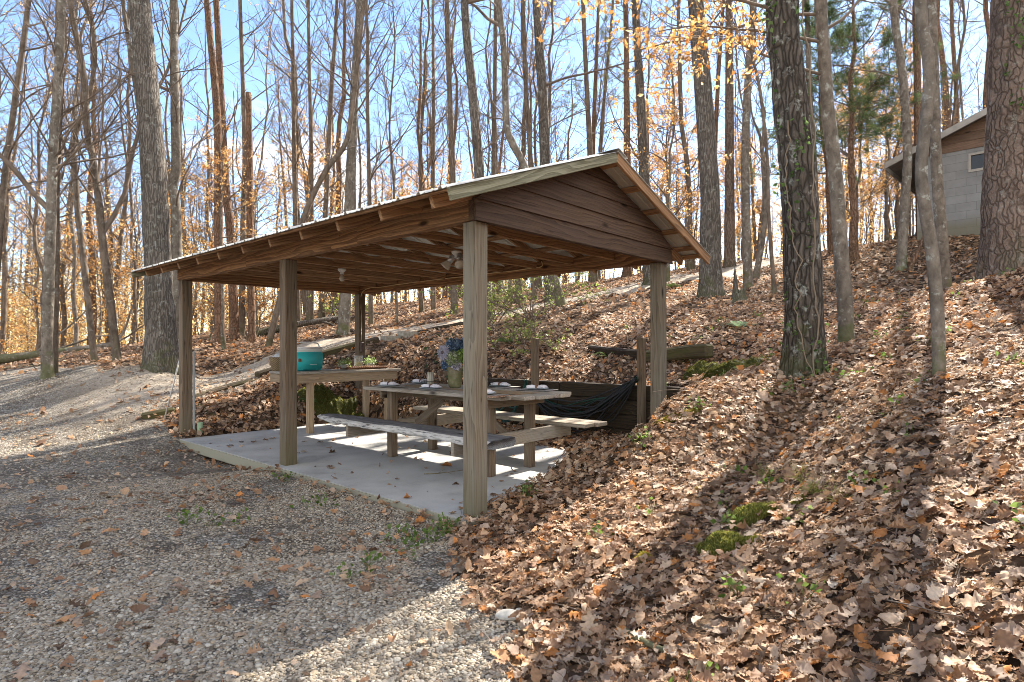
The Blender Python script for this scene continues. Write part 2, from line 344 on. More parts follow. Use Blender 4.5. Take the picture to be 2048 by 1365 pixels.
def mat_gravel():
    m, nt, out = newmat('gravel_ground')
    tc = nd(nt, 'TexCoord').outputs['Object']
    vo = nd(nt, 'TexVoronoi', {'Vector': tc, 'Scale': 42.}); vd = nd(nt, 'TexVoronoi', {'Vector': tc, 'Scale': 42.}, feature='DISTANCE_TO_EDGE').outputs['Distance']
    hs = nd(nt, 'SeparateColor', {0: vo.outputs['Color']}).outputs[0]
    c = ramp(nt, hs, [(0, (.115, .10, .08)), (.4, (.265, .235, .195)), (.75, (.37, .335, .28)), (1, (.47, .435, .38))])
    e = ramp(nt, vd, [(.0, g3(.18)), (.16, g3(1))])
    c = nd(nt, 'MixRGB', {'Fac': 1., 'Color1': c, 'Color2': e}, blend_type='MULTIPLY').outputs[0]
    n = nd(nt, 'TexNoise', {'Vector': tc, 'Scale': 1.6, 'Detail': 7., 'Roughness': .7}).outputs['Fac']
    c = nd(nt, 'MixRGB', {'Fac': ramp(nt, n, [(.45, (0, 0, 0)), (.62, g3(.75))]), 'Color1': c, 'Color2': (.07, .05, .035)}).outputs[0]
    uu = nd(nt, 'Attribute', attribute_name='track').outputs['Fac']
    n2 = nd(nt, 'TexNoise', {'Vector': tc, 'Scale': 9., 'Detail': 7., 'Roughness': .7}).outputs['Fac']
    c = nd(nt, 'MixRGB', {'Fac': nd(nt, 'Math', {0: uu, 1: .75}, operation='MULTIPLY').outputs[0], 'Color1': c, 'Color2': ramp(nt, n2, [(.3, (.30, .235, .17)), (.5, (.46, .385, .30)), (.7, (.56, .49, .40))])}).outputs[0]
    bp = nd(nt, 'Bump', {'Height': vd, 'Strength': .9, 'Distance': .02})
    b = nd(nt, 'BsdfPrincipled', {'Base Color': c, 'Roughness': .85, 'Specular IOR Level': .2, 'Normal': bp.outputs[0]})
    nt.links.new(b.outputs[0], out.inputs[0]); return m
M_FLOOR = mat_floor(); M_GRAVEL = mat_gravel()

def build_ground():
    th = np.concatenate([np.arange(-63, 63, .3), np.arange(63, 297, 3.)]) ; th = np.radians(th); nt_ = len(th)
    rr = .6 * np.exp(np.arange(0, 352) * .0158); nr = len(rr)
    X = rr[:, None] * np.sin(th)[None]; Y = rr[:, None] * np.cos(th)[None]
    Z = height(X, Y); G = gravel_mask(X, Y)
    V = np.c_[X.ravel(), Y.ravel(), Z.ravel()]
    i = np.arange(nr - 1)[:, None] * nt_; j = np.arange(nt_)[None]; j2 = (j + 1) % nt_
    Q = np.stack([i + j, i + nt_ + j, i + nt_ + j2, i + j2], -1).reshape(-1, 4)
    g = G.ravel()[Q].mean(1) > .5
    cen = np.array([[0, 0, hz(0., 0.)]]); V = np.vstack([V, cen]); c = len(V) - 1
    fan = np.stack([np.full(nt_, c), np.arange(nt_), (np.arange(nt_) + 1) % nt_], -1)
    ground = fast_mesh('ground', V, [fan, Q[~g]], M_FLOOR); tag(ground, 'leaf covered forest floor rising to the right', kind='structure')
    used = np.unique(Q[g]); mp = -np.ones(len(V), int); mp[used] = np.arange(len(used))
    ug, vg = UV(V[used][:, 0], V[used][:, 1]); tr = sst(1.9, .9, road_dist(ug, vg)) * sst(-1.5, .3, vg)
    gr = fast_mesh('gravel_drive', V[used], mp[Q[g]], M_GRAVEL, attrs={'track': tr}); tag(gr, 'gravel parking area and track climbing past the shelter', kind='structure')
build_ground()

# ---------------------------------------------------------------- light, sky, camera
SUN_EL = R(44.5)
_h = DV + .11 * DU; _h /= np.linalg.norm(_h)
SUN = np.array([_h[0] * math.cos(SUN_EL), _h[1] * math.cos(SUN_EL), math.sin(SUN_EL)])
sl = bpy.data.lights.new('sun', 'SUN'); sl.energy = 5.0; sl.angle = R(.53); sl.color = (1, .91, .78)
so = link(bpy.data.objects.new('sun', sl)); so.rotation_mode = 'QUATERNION'; so.rotation_quaternion = Vector(SUN).to_track_quat('Z', 'Y'); so.location = (10, 10, 30)
wd = bpy.data.worlds.new('World'); scene.world = wd; wd.use_nodes = True; nt = wd.node_tree; nt.nodes.clear()
sky = nd(nt, 'TexSky', sky_type='NISHITA', sun_disc=False, sun_elevation=SUN_EL, sun_rotation=math.atan2(_h[0], _h[1]), altitude=300., air_density=1.0, dust_density=.15, ozone_density=2.6)
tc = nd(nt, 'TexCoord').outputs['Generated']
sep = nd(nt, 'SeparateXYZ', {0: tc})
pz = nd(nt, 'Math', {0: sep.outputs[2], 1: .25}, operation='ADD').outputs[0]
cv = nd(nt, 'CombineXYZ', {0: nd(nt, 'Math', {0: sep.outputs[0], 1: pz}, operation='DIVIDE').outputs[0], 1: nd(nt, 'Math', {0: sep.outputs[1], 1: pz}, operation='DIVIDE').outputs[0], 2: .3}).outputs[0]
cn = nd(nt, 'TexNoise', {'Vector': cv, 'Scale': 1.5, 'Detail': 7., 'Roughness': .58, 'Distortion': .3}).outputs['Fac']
back_fill = nd(nt, 'MapRange', {'Value': sep.outputs[1], 'From Min': .25, 'From Max': -.45, 'To Min': 0., 'To Max': .24}).outputs[0]  # extra bright clouds added in the unseen sky behind the camera as neutral fill
cm = ramp(nt, nd(nt, 'Math', {0: cn, 1: back_fill}, operation='ADD').outputs[0], [(.57, (0, 0, 0)), (.74, g3(.9))])
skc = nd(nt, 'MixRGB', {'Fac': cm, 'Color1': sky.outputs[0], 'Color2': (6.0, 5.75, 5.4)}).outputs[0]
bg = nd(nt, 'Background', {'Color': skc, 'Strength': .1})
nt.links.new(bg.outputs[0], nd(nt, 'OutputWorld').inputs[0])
cam = bpy.data.cameras.new('camera'); cam.sensor_width = 36; cam.lens = 36 * F / 2048; cam.shift_y = (CY - 682.5) / 2048; cam.clip_end = 2000; cam.clip_start = .05
co = link(bpy.data.objects.new('camera', cam)); co.location = (0, 0, HC); co.rotation_euler = (R(90), 0, 0); scene.camera = co
scene.view_settings.view_transform = 'Standard'; scene.view_settings.look = 'None'; scene.view_settings.exposure = 1.82; scene.view_settings.gamma = 1
cy = scene.cycles; cy.max_bounces = 6; cy.diffuse_bounces = 3; cy.glossy_bounces = 2; cy.transmission_bounces = 4; cy.transparent_max_bounces = 6
cy.use_denoising = True; cy.denoiser = 'OPENIMAGEDENOISE'; cy.denoising_input_passes = 'RGB_ALBEDO_NORMAL'; cy.denoising_prefilter = 'ACCURATE'; cy.filter_width = .9
cy.caustics_reflective = False; cy.caustics_refractive = False
# ---------------------------------------------------------------- the picnic shelter (local x = -u, y = v)
W, L, H, BH = 3.1255, 6.1826, 2.2886, .184
ZP, SL = 3.150, .356
def ztop(v): return ZP - SL * abs(v - W / 2)
def on_v(x, y, v):
    d = np.array([(x - CX) / F, 1]); Y = (A0 @ DV + v) / (d @ DV); P = P3(x, y, Y); return UV(P[0], P[1])[0], P[2]
def on_u(x, y, u):
    d = np.array([(x - CX) / F, 1]); Y = (A0 @ DU + u) / (d @ DU); P = P3(x, y, Y); return UV(P[0], P[1])[1], P[2]
def root(name, u, v, z, label, cat, group=None, rz=0.):
    X, Y = XY(u, v); return empty(name, (X, Y, z), -TH + rz, label, cat, group)

W_POST = wood('weathered_post_wood', (.26, .215, .155), (.13, .10, .07), (.23, .215, .175), .7, ring=8, contrast=.9, checks=.8, foot=True)
W_POSTG = wood('silvered_post_wood', (.38, .35, .30), (.24, .21, .17), (.30, .30, .27), .6, ring=8, contrast=.8)
W_POSTD = wood('brown_post_wood', (.22, .158, .105), (.11, .076, .05), (.17, .15, .115), .6, ring=8, contrast=.9, checks=.8, foot=True)
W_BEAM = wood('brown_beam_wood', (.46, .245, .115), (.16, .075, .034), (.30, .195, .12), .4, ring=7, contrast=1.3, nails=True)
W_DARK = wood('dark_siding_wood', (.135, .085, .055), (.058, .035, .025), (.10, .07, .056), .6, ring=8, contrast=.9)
W_RAFT = wood('brown_rafter_wood', (.46, .27, .145), (.19, .105, .056), (.30, .205, .13), .3, ring=10)  # warm brown is the rafters' own colour
W_GREEN = wood('greenish_treated_wood', (.37, .355, .25), (.15, .14, .085), (.27, .28, .21), .5, ring=6, contrast=1.3)
W_PALE = wood('pale_counter_wood', (.43, .32, .21), (.26, .18, .11), (.34, .28, .21), .5, ring=18)
W_GREY = wood('grey_table_wood', (.47, .42, .35), (.24, .20, .16), (.40, .38, .35), .6, ring=22)
W_BENCH = wood('pale_bench_wood', (.40, .34, .27), (.21, .17, .125), (.33, .31, .275), .6, ring=22)
W_SLABTOP = wood('dark_live_edge_wood', (.16, .16, .17), (.055, .052, .058), (.36, .355, .35), .35, ring=14, bump=.8)
W_OLD = wood('mossy_timber', (.13, .095, .06), (.04, .03, .02), (.11, .12, .03), .5, ring=20, bump=.6)
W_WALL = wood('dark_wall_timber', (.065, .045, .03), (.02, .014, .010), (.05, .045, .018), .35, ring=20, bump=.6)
def mat_concrete():
    m, nt, out = newmat('concrete'); tc = nd(nt, 'TexCoord').outputs['Object']
    a = nd(nt, 'TexNoise', {'Vector': tc, 'Scale': 1.3, 'Detail': 7., 'Roughness': .65}).outputs['Fac']
    b_ = nd(nt, 'TexNoise', {'Vector': tc, 'Scale': 45., 'Detail': 5.}).outputs['Fac']
    c = ramp(nt, a, [(.28, (.22, .22, .21)), (.45, (.36, .36, .35)), (.55, (.41, .41, .40)), (.75, (.47, .47, .46))])
    c = nd(nt, 'MixRGB', {'Fac': .10, 'Color1': c, 'Color2': ramp(nt, b_, [(.3, g3(.55)), (.6, g3(1.1))])}, blend_type='MULTIPLY').outputs[0]
    z = nd(nt, 'SeparateXYZ', {0: tc}).outputs['Z']
    c = nd(nt, 'MixRGB', {'Fac': nd(nt, 'MapRange', {'Value': z, 'From Min': .064, 'From Max': .052}).outputs[0], 'Color1': c, 'Color2': (.30, .28, .21)}).outputs[0]
    bp = nd(nt, 'Bump', {'Height': b_, 'Strength': .15, 'Distance': .004})
    b = nd(nt, 'BsdfPrincipled', {'Base Color': c, 'Roughness': .75, 'Specular IOR Level': .3, 'Normal': bp.outputs[0]})
    nt.links.new(b.outputs[0], out.inputs[0]); return m
M_CONC = mat_concrete()
def mat_metal_roof():
    m, nt, out = newmat('galvanised_roof_metal'); tc = nd(nt, 'TexCoord').outputs['Object']
    a = nd(nt, 'TexNoise', {'Vector': tc, 'Scale': 3., 'Detail': 6.}).outputs['Fac']
    c = ramp(nt, a, [(.3, (.46, .455, .43)), (.7, (.64, .625, .58))])
    b = nd(nt, 'BsdfPrincipled', {'Base Color': c, 'Roughness': .5, 'Metallic': .1})
    nt.links.new(b.outputs[0], out.inputs[0]); return m
M_ROOF = mat_metal_roof()
M_STEEL = simple('brushed_steel', (.5, .5, .5), .35, .9)
M_WHITE = simple('white_plastic', (.78, .78, .76), .4)
M_CABLE = simple('pale_cable', (.62, .45, .25), .5)
M_GLASSB = simple('frosted_bulb_glass', (.50, .44, .37), .15, 0, .05, 6, 0, .6)
M_BOX = simple('dark_outlet_box', (.08, .05, .04), .5)

# slab
bm = bmesh.new(); bmesh.ops.create_cube(bm, size=1); bmesh.ops.scale(bm, vec=(5.95, 3.05, .13), verts=bm.verts[:])
bmesh.ops.bevel(bm, geom=bm.edges[:], offset=.012, segments=2, affect='EDGES')
sx, sy = XY(2.945, 1.435)
slab = bm_obj('concrete_slab', bm, M_CONC, loc=(sx, sy, -.065), rot=(0, 0, -TH)); tag(slab, 'pale grey concrete slab floor under the shelter', kind='structure')

sh = empty('picnic_shelter', (A0[0], A0[1], 0), -TH, 'open wooden picnic shelter with a gabled metal roof on square posts', 'shelter')
def B(name, a, b, w, h, mat, up=(0, 0, 1), **k):
    return board(name, (-a[0], a[1], a[2]), (-b[0], b[1], b[2]), w, h, mat, sh, up, **k)
def post(u, v, mat, z0=-.25):
    return B('post', (u + .07, v + .07, z0), (u + .07, v + .07, H), .14, .14, mat, up=(0, 1, 0), bev=.007, wob=.002, seg=6)
o = post(0, 0, W_POST); tag(o, 'nearest post with brown grain streaks and a greenish foot')
o = post(2.9764, 0, W_POSTD); o = post(L - .14, 0, W_POSTD)
o = post(0, W - .14, W_POST); o = post(L - .14, W - .14, W_POSTD)
u1 = on_v(493, 507, 0)[0]; u2 = on_v(716, 449, 0)[0]
for a, b in ((-.0, u2 - .0015), (u2 + .0015, u1 - .0015), (u1 + .0015, L + .02)):
    B('beam', (a, .035, H + BH / 2), (b, .035, H + BH / 2), .088, BH, W_BEAM, wob=.004, seg=5)
B('beam', (0.05, W - .035, H + BH / 2), (L + .02, W - .035, H + BH / 2), .088, BH, W_BEAM, wob=.004, seg=5)
B('beam', (L - .03, .082, H + BH / 2), (L - .03, W - .082, H + BH / 2), .08, BH, W_BEAM)
B('beam', (.012, -.035, H - .01 + BH / 2), (.012, W + .035, H - .01 + BH / 2), .06, BH - .02, W_DARK)
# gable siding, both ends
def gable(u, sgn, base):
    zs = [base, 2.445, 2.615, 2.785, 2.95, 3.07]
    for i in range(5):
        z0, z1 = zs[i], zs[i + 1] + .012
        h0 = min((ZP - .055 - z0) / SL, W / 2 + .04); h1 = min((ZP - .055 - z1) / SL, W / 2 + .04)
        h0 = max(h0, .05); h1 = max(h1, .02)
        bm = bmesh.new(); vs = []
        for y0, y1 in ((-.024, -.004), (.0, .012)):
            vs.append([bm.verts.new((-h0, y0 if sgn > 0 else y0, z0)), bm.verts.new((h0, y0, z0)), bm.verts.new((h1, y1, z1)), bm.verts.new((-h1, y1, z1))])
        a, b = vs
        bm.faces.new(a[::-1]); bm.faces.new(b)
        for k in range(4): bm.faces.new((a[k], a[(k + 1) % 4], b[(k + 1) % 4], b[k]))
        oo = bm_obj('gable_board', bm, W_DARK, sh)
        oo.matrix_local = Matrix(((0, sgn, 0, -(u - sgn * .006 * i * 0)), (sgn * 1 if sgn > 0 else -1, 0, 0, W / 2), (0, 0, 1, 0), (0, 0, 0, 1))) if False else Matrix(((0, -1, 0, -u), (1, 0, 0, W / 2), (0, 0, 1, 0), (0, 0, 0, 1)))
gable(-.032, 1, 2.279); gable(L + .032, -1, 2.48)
# rafters, ties, ridge, purlins
us = [.02 + .6165 * i for i in range(11)]
for i, u in enumerate(us):
    for s in (-1, 1):
        e = .42
        v0, v1 = W / 2 + s * .02, W / 2 + s * (W / 2 + e)
        B('rafter', (u, v0, ztop(v0) - .092), (u, v1, ztop(v1) - .092), .038, .092, W_RAFT, up=(0, 0, 1))
for u in us[1:-1]:
    B('tie_beam', (u + .039, .08, 2.43), (u + .039, W - .08, 2.43), .038, .09, W_RAFT)
B('ridge_board', (-.02, W / 2, ZP - .13), (L + .02, W / 2, ZP - .13), .036, .15, W_RAFT)
for s in (-1, 1):
    for d in (.12, .55, .98, 1.41, 1.80, 2.0):
        v = W / 2 + s * d
        B('purlin', (-.262, v, ztop(v) - .034), (L + .262, v, ztop(v) - .034), .085, .022, W_RAFT, up=(0, -s * -SL, 1))
EV = .53
for u, side in ((-.28, 0), (L + .28, 1)):
    for s in (-1, 1):
        v0, v1 = W / 2 + s * .0, W / 2 + s * (W / 2 + EV - .01)
        o = B('barge_board', (u, v0, ztop(v0) - .068), (u, v1, ztop(v1) - .068), .032, .09, W_GREEN if s < 0 else W_RAFT)
        if side == 0 and s < 0: tag(o, 'greenish grey barge board along the front roof edge')
def roof_panel(s):
    u = np.arange(-.31, L + .312, .0115); n = len(u); ph = (u + .31) / .23; fr = ph - np.floor(ph)
    rib = .019 * np.clip((.10 - np.abs(fr - .5)) / .05, 0, 1) + .006 * np.clip((.04 - np.abs(np.abs(fr - .5) - .28)) / .02, 0, 1)
    vv = W / 2 + s * np.linspace(0, W / 2 + EV, 6); V = []
    for dz in (0, -.004):
        for v in vv: V.append(np.c_[-u, np.full(n, v), ztop(v) - .016 + rib + dz])
    V = np.concatenate(V); Q = []
    for b in (0, 6):
        for r in range(5):
            a = (b + r) * n + np.arange(n - 1); Q.append(np.c_[a, a + 1, a + n + 1, a + n])
    for r0 in (0, 5):
        a = r0 * n + np.arange(n - 1); Q.append(np.c_[a, a + 1, a + 6 * n + 1, a + 6 * n])
    for c in (0, n - 1):
        a = np.arange(5) * n + c; Q.append(np.c_[a, a + n, a + 7 * n, a + 6 * n])
    return fast_mesh('roof_sheet', V, np.concatenate(Q), M_ROOF, sh, False)
roof_panel(-1); roof_panel(1)
bm = bmesh.new()
prof = [(-.16, ztop(W / 2 - .16) + .012), (0, ZP + .016), (.16, ztop(W / 2 + .16) + .012), (.16, ztop(W / 2 + .16) + .008), (0, ZP + .011), (-.16, ztop(W / 2 - .16) + .008)]
ra = [bm.verts.new((.315, W / 2 + a, b)) for a, b in prof]; rb = [bm.verts.new((-L - .315, W / 2 + a, b)) for a, b in prof]
for k in range(6): bm.faces.new((ra[k], ra[(k + 1) % 6], rb[(k + 1) % 6], rb[k]))
bm.faces.new(ra); bm.faces.new(rb[::-1]); bm_obj('ridge_cap', bm, M_ROOF, sh)
# cable along the rear beam, down the far post to the outlet box
VB = W - .086
cp = [on_v(x, y, VB) for x, y in ((1083, 523), (1086, 530), (1080, 535), (1062, 537), (1022, 543), (990, 546), (938, 553), (905, 556), (855, 562), (800, 569), (760, 575), (738, 577))]
pts = [(-a, VB - .006, b) for a, b in cp]; pts += [(-(L - .148), W - .1, 2.27), (-(L - .148), W - .1, 1.9), (-(L - .149), W - .098, 1.6), (-(L - .148), W - .1, 1.42)]
tube_obj('cable', smooth_path(pts, 70), .0065, M_CABLE, sh, 6)
o = B('outlet_box', (L - .165, W - .095, 1.22), (L - .165, W - .095, 1.40), .055, .045, M_BOX, up=(1, 0, 0))
# lamps under the ties
def tie_lamp(px, py, kind):
    p = at_z(px, py, 2.36); o = empty('ceiling_lamp', tuple(p), -TH)
    bo = bm_obj('lamp_base', lathe([(0, 0), (.055, 0), (.055, -.02), (.04, -.035), (.022, -.05), (.022, -.075), (0, -.075)], 20), M_WHITE, o, True)
    if kind == 'bulb':
        tag(o, 'bare round bulb in a white ceiling socket under the ties', 'lamp')
        bm_obj('bulb', lathe([(.014, -.072), (.018, -.085), (.03, -.105), (.036, -.13), (.03, -.155), (.014, -.168), (0, -.17)], 18), M_GLASSB, o, True)
    else:
        tag(o, 'twin adjustable floodlight fixture under the ties by the near post', 'lamp')
        for s in (-1, 1):
            q = bm_obj('flood_bulb', lathe([(0, .0), (.03, 0), (.03, -.07), (.035, -.08), (.058, -.14), (.06, -.15), (0, -.158)], 20), M_GLASSB, o, True, (s * .05, 0, -.055), (R(-25), R(-s * 34), 0))
            bm_obj('socket', lathe([(0, .01), (.034, .01), (.034, -.075), (0, -.075)], 18), M_STEEL, q, True)
tie_lamp(684, 538, 'bulb'); tie_lamp(913, 503, 'flood')

# ---------------------------------------------------------------- picnic table with its benches, serving counter
tb = root('picnic_table', 0, 0, 0, 'grey plank picnic table joined to two benches on square legs', 'picnic table')
def T(name, a, b, w, h, mat, up=(0, 0, 1), par=None, **k): return board(name, (-a[0], a[1], a[2]), (-b[0], b[1], b[2]), w, h, mat, par or tb, up, **k)
for u in (.945, 2.57):
    for v in (1.14, 1.77): T('leg', (u, v, 0.0), (u, v, .79), .092, .092, W_POSTD, up=(0, 1, 0), bev=.005)
T('crossbeam', (.875, .56, .36), (.875, 2.42, .36), .04, .14, W_BENCH); T('crossbeam', (2.645, .56, .36), (2.645, 2.42, .36), .04, .14, W_BENCH)
for u in (.875, 2.645): T('top_support', (u, 1.02, .745), (u, 1.92, .745), .04, .09, W_POSTD)
T('apron', (.99, 1.455, .74), (2.53, 1.455, .74), .04, .09, W_POSTD)
T('brace', (2.0, 1.455, .7), (2.5, 1.455, .38), .04, .08, W_POSTD); T('brace', (1.5, 1.455, .7), (1.0, 1.455, .38), .04, .08, W_POSTD)
ends = [(.66, 2.98), (.50, 3.0), (.45, 2.97), (.46, 3.0), (.44, 2.99), (.55, 2.96)]
for i, (a, b) in enumerate(ends):
    v = 1.0 + .182 * i * .93 + .08
    T('tabletop_board', (a, v, .81), (b, v, .81), .165, .038, W_GREY, wob=.003, seg=8, bev=.006)
fb = T('bench_seat', (.44, 2.19, .452), (3.38, 2.19, .452), .19, .042, W_BENCH, wob=.003, seg=6); T('bench_seat', (.40, 2.39, .452), (3.36, 2.39, .452), .19, .042, W_BENCH, wob=.003, seg=6)
# live edge bench: thick slab with a ragged pale bark edge
def live_bench():
    n = 90; u = np.linspace(.40, 3.42, n); t = np.linspace(0, 1, n)
    f = .575 + .035 * fbm(np.c_[u * 2.2, u * 0], 4, 5) + .07 * np.clip((t - .9) / .1, 0, 1) ** 2; r = .92 + .025 * fbm(np.c_[u * 1.7, u * 0 + 9], 3, 6) - .10 * np.clip((t - .86) / .14, 0, 1) ** 2
    th = .075 + .012 * fbm(np.c_[u * 3, u * 0 + 4], 3, 2) - .035 * np.clip((t - .85) / .15, 0, 1)
    prof = []
    for a in np.linspace(0, 1, 9): prof.append((f + .035 + (r - f - .05) * a, .478 + .004 * fbm(np.c_[u * 9, u * 0 + a * 8], 3, 3) + 0 * u))     # top
    prof.append((r, .478 - th * .5)); prof.append((r - .03, .478 - th)); prof.append((f + .06, .478 - th))
    for a in (.2, .45, .7): prof.append((f - .012 + .02 * abs(a - .5) + .02 * fbm(np.c_[u * 14, u * 0 + a * 7], 3, 7), .478 - th * (1 - a)))
    V = np.concatenate([np.c_[-u, p[0], p[1]] for p in prof]); k = len(prof); Q = []; mi = []
    for i in range(k):
        a = i * n + np.arange(n - 1); b = ((i + 1) % k) * n + np.arange(n - 1); Q.append(np.c_[a, b, b + 1, a + 1]); mi += [1 if i >= 11 else 0] * (n - 1)
    c0 = (np.arange(k) * n)[None]; c1 = (np.arange(k)[::-1] * n + n - 1)[None]
    return fast_mesh('bench_seat', V, [np.concatenate(Q), c0, c1], [W_SLABTOP, M_BARKEDGE], tb, True, mi=mi + [0, 0])
def mat_barkedge():
    m, nt, out = newmat('pale_flaking_bark_edge'); tc = nd(nt, 'TexCoord').outputs['Object']
    v = nd(nt, 'Mapping', {'Vector': tc, 'Scale': (4, 14, 40)}).outputs[0]
    n = nd(nt, 'TexNoise', {'Vector': v, 'Scale': 1.6, 'Detail': 7., 'Roughness': .65}).outputs['Fac']
    c = ramp(nt, n, [(.36, (.10, .09, .09)), (.46, (.50, .48, .45)), (.7, (.68, .66, .63))])
    bp = nd(nt, 'Bump', {'Height': n, 'Strength': .8, 'Distance': .015})
    b = nd(nt, 'BsdfPrincipled', {'Base Color': c, 'Roughness': .85, 'Normal': bp.outputs[0]}); nt.links.new(b.outputs[0], out.inputs[0]); return m
M_BARKEDGE = mat_barkedge(); o = live_bench(); tag(o, 'dark live edge bench seat with a flaking white bark edge')

ct = root('serving_counter', 0, 0, 0, 'pale plank serving counter on legs at the far end of the slab', 'counter')
def Cn(name, a, b, w, h, mat, up=(0, 0, 1), **k): return board(name, (-a[0], a[1], a[2]), (-b[0], b[1], b[2]), w, h, mat, ct, up, **k)
Cn('apron', (4.99, 1.18, .835), (4.99, 3.02, .835), .038, .135, W_PALE); Cn('apron', (5.01, 1.19, .835), (5.74, 1.19, .835), .038, .135, W_PALE); Cn('apron', (5.76, 1.18, .835), (5.76, 3.02, .835), .038, .135, W_PALE)
for i in range(4):
    u = 5.055 + .205 * i - .03
    Cn('top_board', (u, 1.13 + .02 * (i % 2), .922), (u, 3.08 - .03 * (i % 2), .922), .198, .036, W_GREY, wob=.003, seg=5)
for u in (5.055, 5.70):
    for v in (1.46, 2.9): Cn('leg', (u, v, -.02), (u, v, .77), .09, .09, W_PALE, up=(0, 1, 0), bev=.005)
# ---------------------------------------------------------------- trees
BK = {
 'grey': bark('grey_furrowed_bark', (.27, .24, .21), (.085, .073, .063), .13, 26., 'furrow', .5, .35),
 'oak': bark('dark_oak_bark', (.20, .17, .145), (.045, .038, .032), .22, 19., 'furrow', .75, .3, 1.),
 'pine': bark('plated_pine_bark', (.29, .22, .18), (.11, .083, .068), .26, 15., 'plate', .35, .15, .9),
 'redpine': bark('reddish_pine_bark', (.34, .205, .135), (.12, .075, .052), .25, 18., 'plate', .15, .1, .8),
 'smooth': bark('smooth_grey_brown_bark', (.265, .23, .19), (.10, .083, .068), .6, 13., 'smooth', .8, .5, .7),
 'brown': bark('thin_brown_bark', (.235, .185, .145), (.095, .075, .058), .4, 14., 'smooth', .3, .25, .5),
}
TWIG = simple('bare_twig_bark', (.17, .13, .10), .9, 0, .3, 5)
LEAF_T = leafmat('autumn_tree_leaf', .55, .55, 1.3)
NEEDLE = leafmat('needle_foliage', .4, .6, 1.2)
ORANGE = np.array([(.74, .42, .14), (.80, .52, .21), (.64, .31, .09), (.84, .62, .31), (.58, .25, .07), (.82, .58, .26)])
GREENY = np.array([(.20, .22, .07), (.26, .25, .09), (.13, .16, .05), (.32, .27, .11)])
PINEG = np.array([(.07, .11, .035), (.11, .14, .045), (.05, .08, .03), (.17, .17, .06)])
YGREEN = np.array([(.28, .36, .08), (.36, .42, .12), (.22, .30, .06), (.42, .45, .18)])

def unit(v): return v / (np.linalg.norm(v, axis=-1, keepdims=True) + 1e-9)
def grow(start, d0, length, k, wig, up, g):
    """n branches: start (n,3), initial direction, length (n,) -> (n,k,3)"""
    n = len(start); P = np.empty((n, k, 3)); P[:, 0] = start; d = unit(d0); st = (length / (k - 1))[:, None]
    for i in range(1, k):
        d = unit(d + g.normal(0, wig, (n, 3)) + np.array([0, 0, up])); P[:, i] = P[:, i - 1] + d * st
    return P
def children(P, m, g, lo=.25, ang=(35, 65), flat=0.):
    """m child starts and directions on every polyline"""
    n, k, _ = P.shape; t = g.uniform(lo, .98, (n, m)) * (k - 1); i = np.minimum(t.astype(int), k - 2); f = (t - i)[..., None]
    idx = np.arange(n)[:, None]; s = P[idx, i] * (1 - f) + P[idx, i + 1] * f
    tan = unit(P[idx, i + 1] - P[idx, i]); r = g.normal(0, 1, (n, m, 3)); r[..., 2] *= (1 - flat)
    r = unit(r - (r * tan).sum(-1, keepdims=True) * tan); a = np.radians(g.uniform(*ang, (n, m)))[..., None]
    d = tan * np.cos(a) + r * np.sin(a)
    return s.reshape(-1, 3), d.reshape(-1, 3), np.repeat(np.arange(n), m), t / (k - 1)
def limb_set(acc, trunk, rad, g, n1, hlo, hhi, l1, el=(25, 60), m2=5, m3=4, up=.06, wig=.12, tips=None, r1=.30, flat=0., rmin=.0032, az=None):
    """first, second and third order limbs along a trunk polyline"""
    z = trunk[:, 2]; h = g.uniform(hlo, hhi, n1); h.sort()
    S = np.stack([np.interp(h, z, trunk[:, c]) for c in range(3)], -1); rt = np.interp(h, z, rad)
    a = g.uniform(0, 2 * math.pi, n1) if az is None else g.normal(az[0], az[1], n1); e = np.radians(g.uniform(*el, n1))
    d = np.stack([np.cos(a) * np.cos(e), np.sin(a) * np.cos(e), np.sin(e)], -1)
    Ln = g.uniform(.55, 1.2, n1) * l1 * (1 - .35 * (h - hlo) / max(hhi - hlo, .1))
    P1 = grow(S, d, Ln, 8, wig, up, g); R1 = np.minimum(rt * .5, Ln * .0078 * (r1 / .3))[:, None] * np.linspace(1, .25, 8)[None] + rmin
    acc.add(*tubes(P1, R1, 5)); out = [P1]
    if m2:
        s, d, par, t = children(P1, m2, g, .2, (30, 62), flat); L2 = Ln[par] * g.uniform(.25, .55, len(s)) * (1.1 - .6 * t.ravel())
        P2 = grow(s, d, L2, 6, wig * 1.1, up * .8, g); R2 = (L2 * .007)[:, None] * np.linspace(1, .3, 6)[None] + rmin * .8
        acc.add(*tubes(P2, R2, 4)); out.append(P2)
        if m3:
            s, d, par, t = children(P2, m3, g, .15, (28, 60), flat); L3 = L2[par] * g.uniform(.25, .6, len(s))
            P3_ = grow(s, d, L3, 4, wig * 1.2, up * .5, g); R3 = (L3 * .004)[:, None] * np.linspace(1, .4, 4)[None] + rmin * .65
            acc.add(*tubes(P3_, R3, 3)); out.append(P3_)
    return out
def leaf_cards(acc, C, size, pal, g, droop=.3, aspect=.55, jit=.0, fold=True):
    """small folded leaves at the points C"""
    n = len(C); d = g.normal(0, 1, (n, 3)); d[:, 2] -= droop; d = unit(d); r = unit(np.cross(d, g.normal(0, 1, (n, 3))))
    nn = np.cross(d, r); s = size * g.uniform(.6, 1.25, n)[:, None]
    a = C; b = C + d * s * .5 + r * s * aspect * .5 + nn * s * .10; c = C + d * s; e = C + d * s * .5 - r * s * aspect * .5 + nn * s * .10
    V = np.stack([a, b, c, e], 1).reshape(-1, 3); i = np.arange(n)[:, None] * 4
    col = pal[g.integers(0, len(pal), n)] * g.uniform(.65, 1.2, (n, 1))
    acc.add(V, np.concatenate([i + [[0, 1, 2]], i + [[0, 2, 3]]]), np.repeat(col, 4, 0))
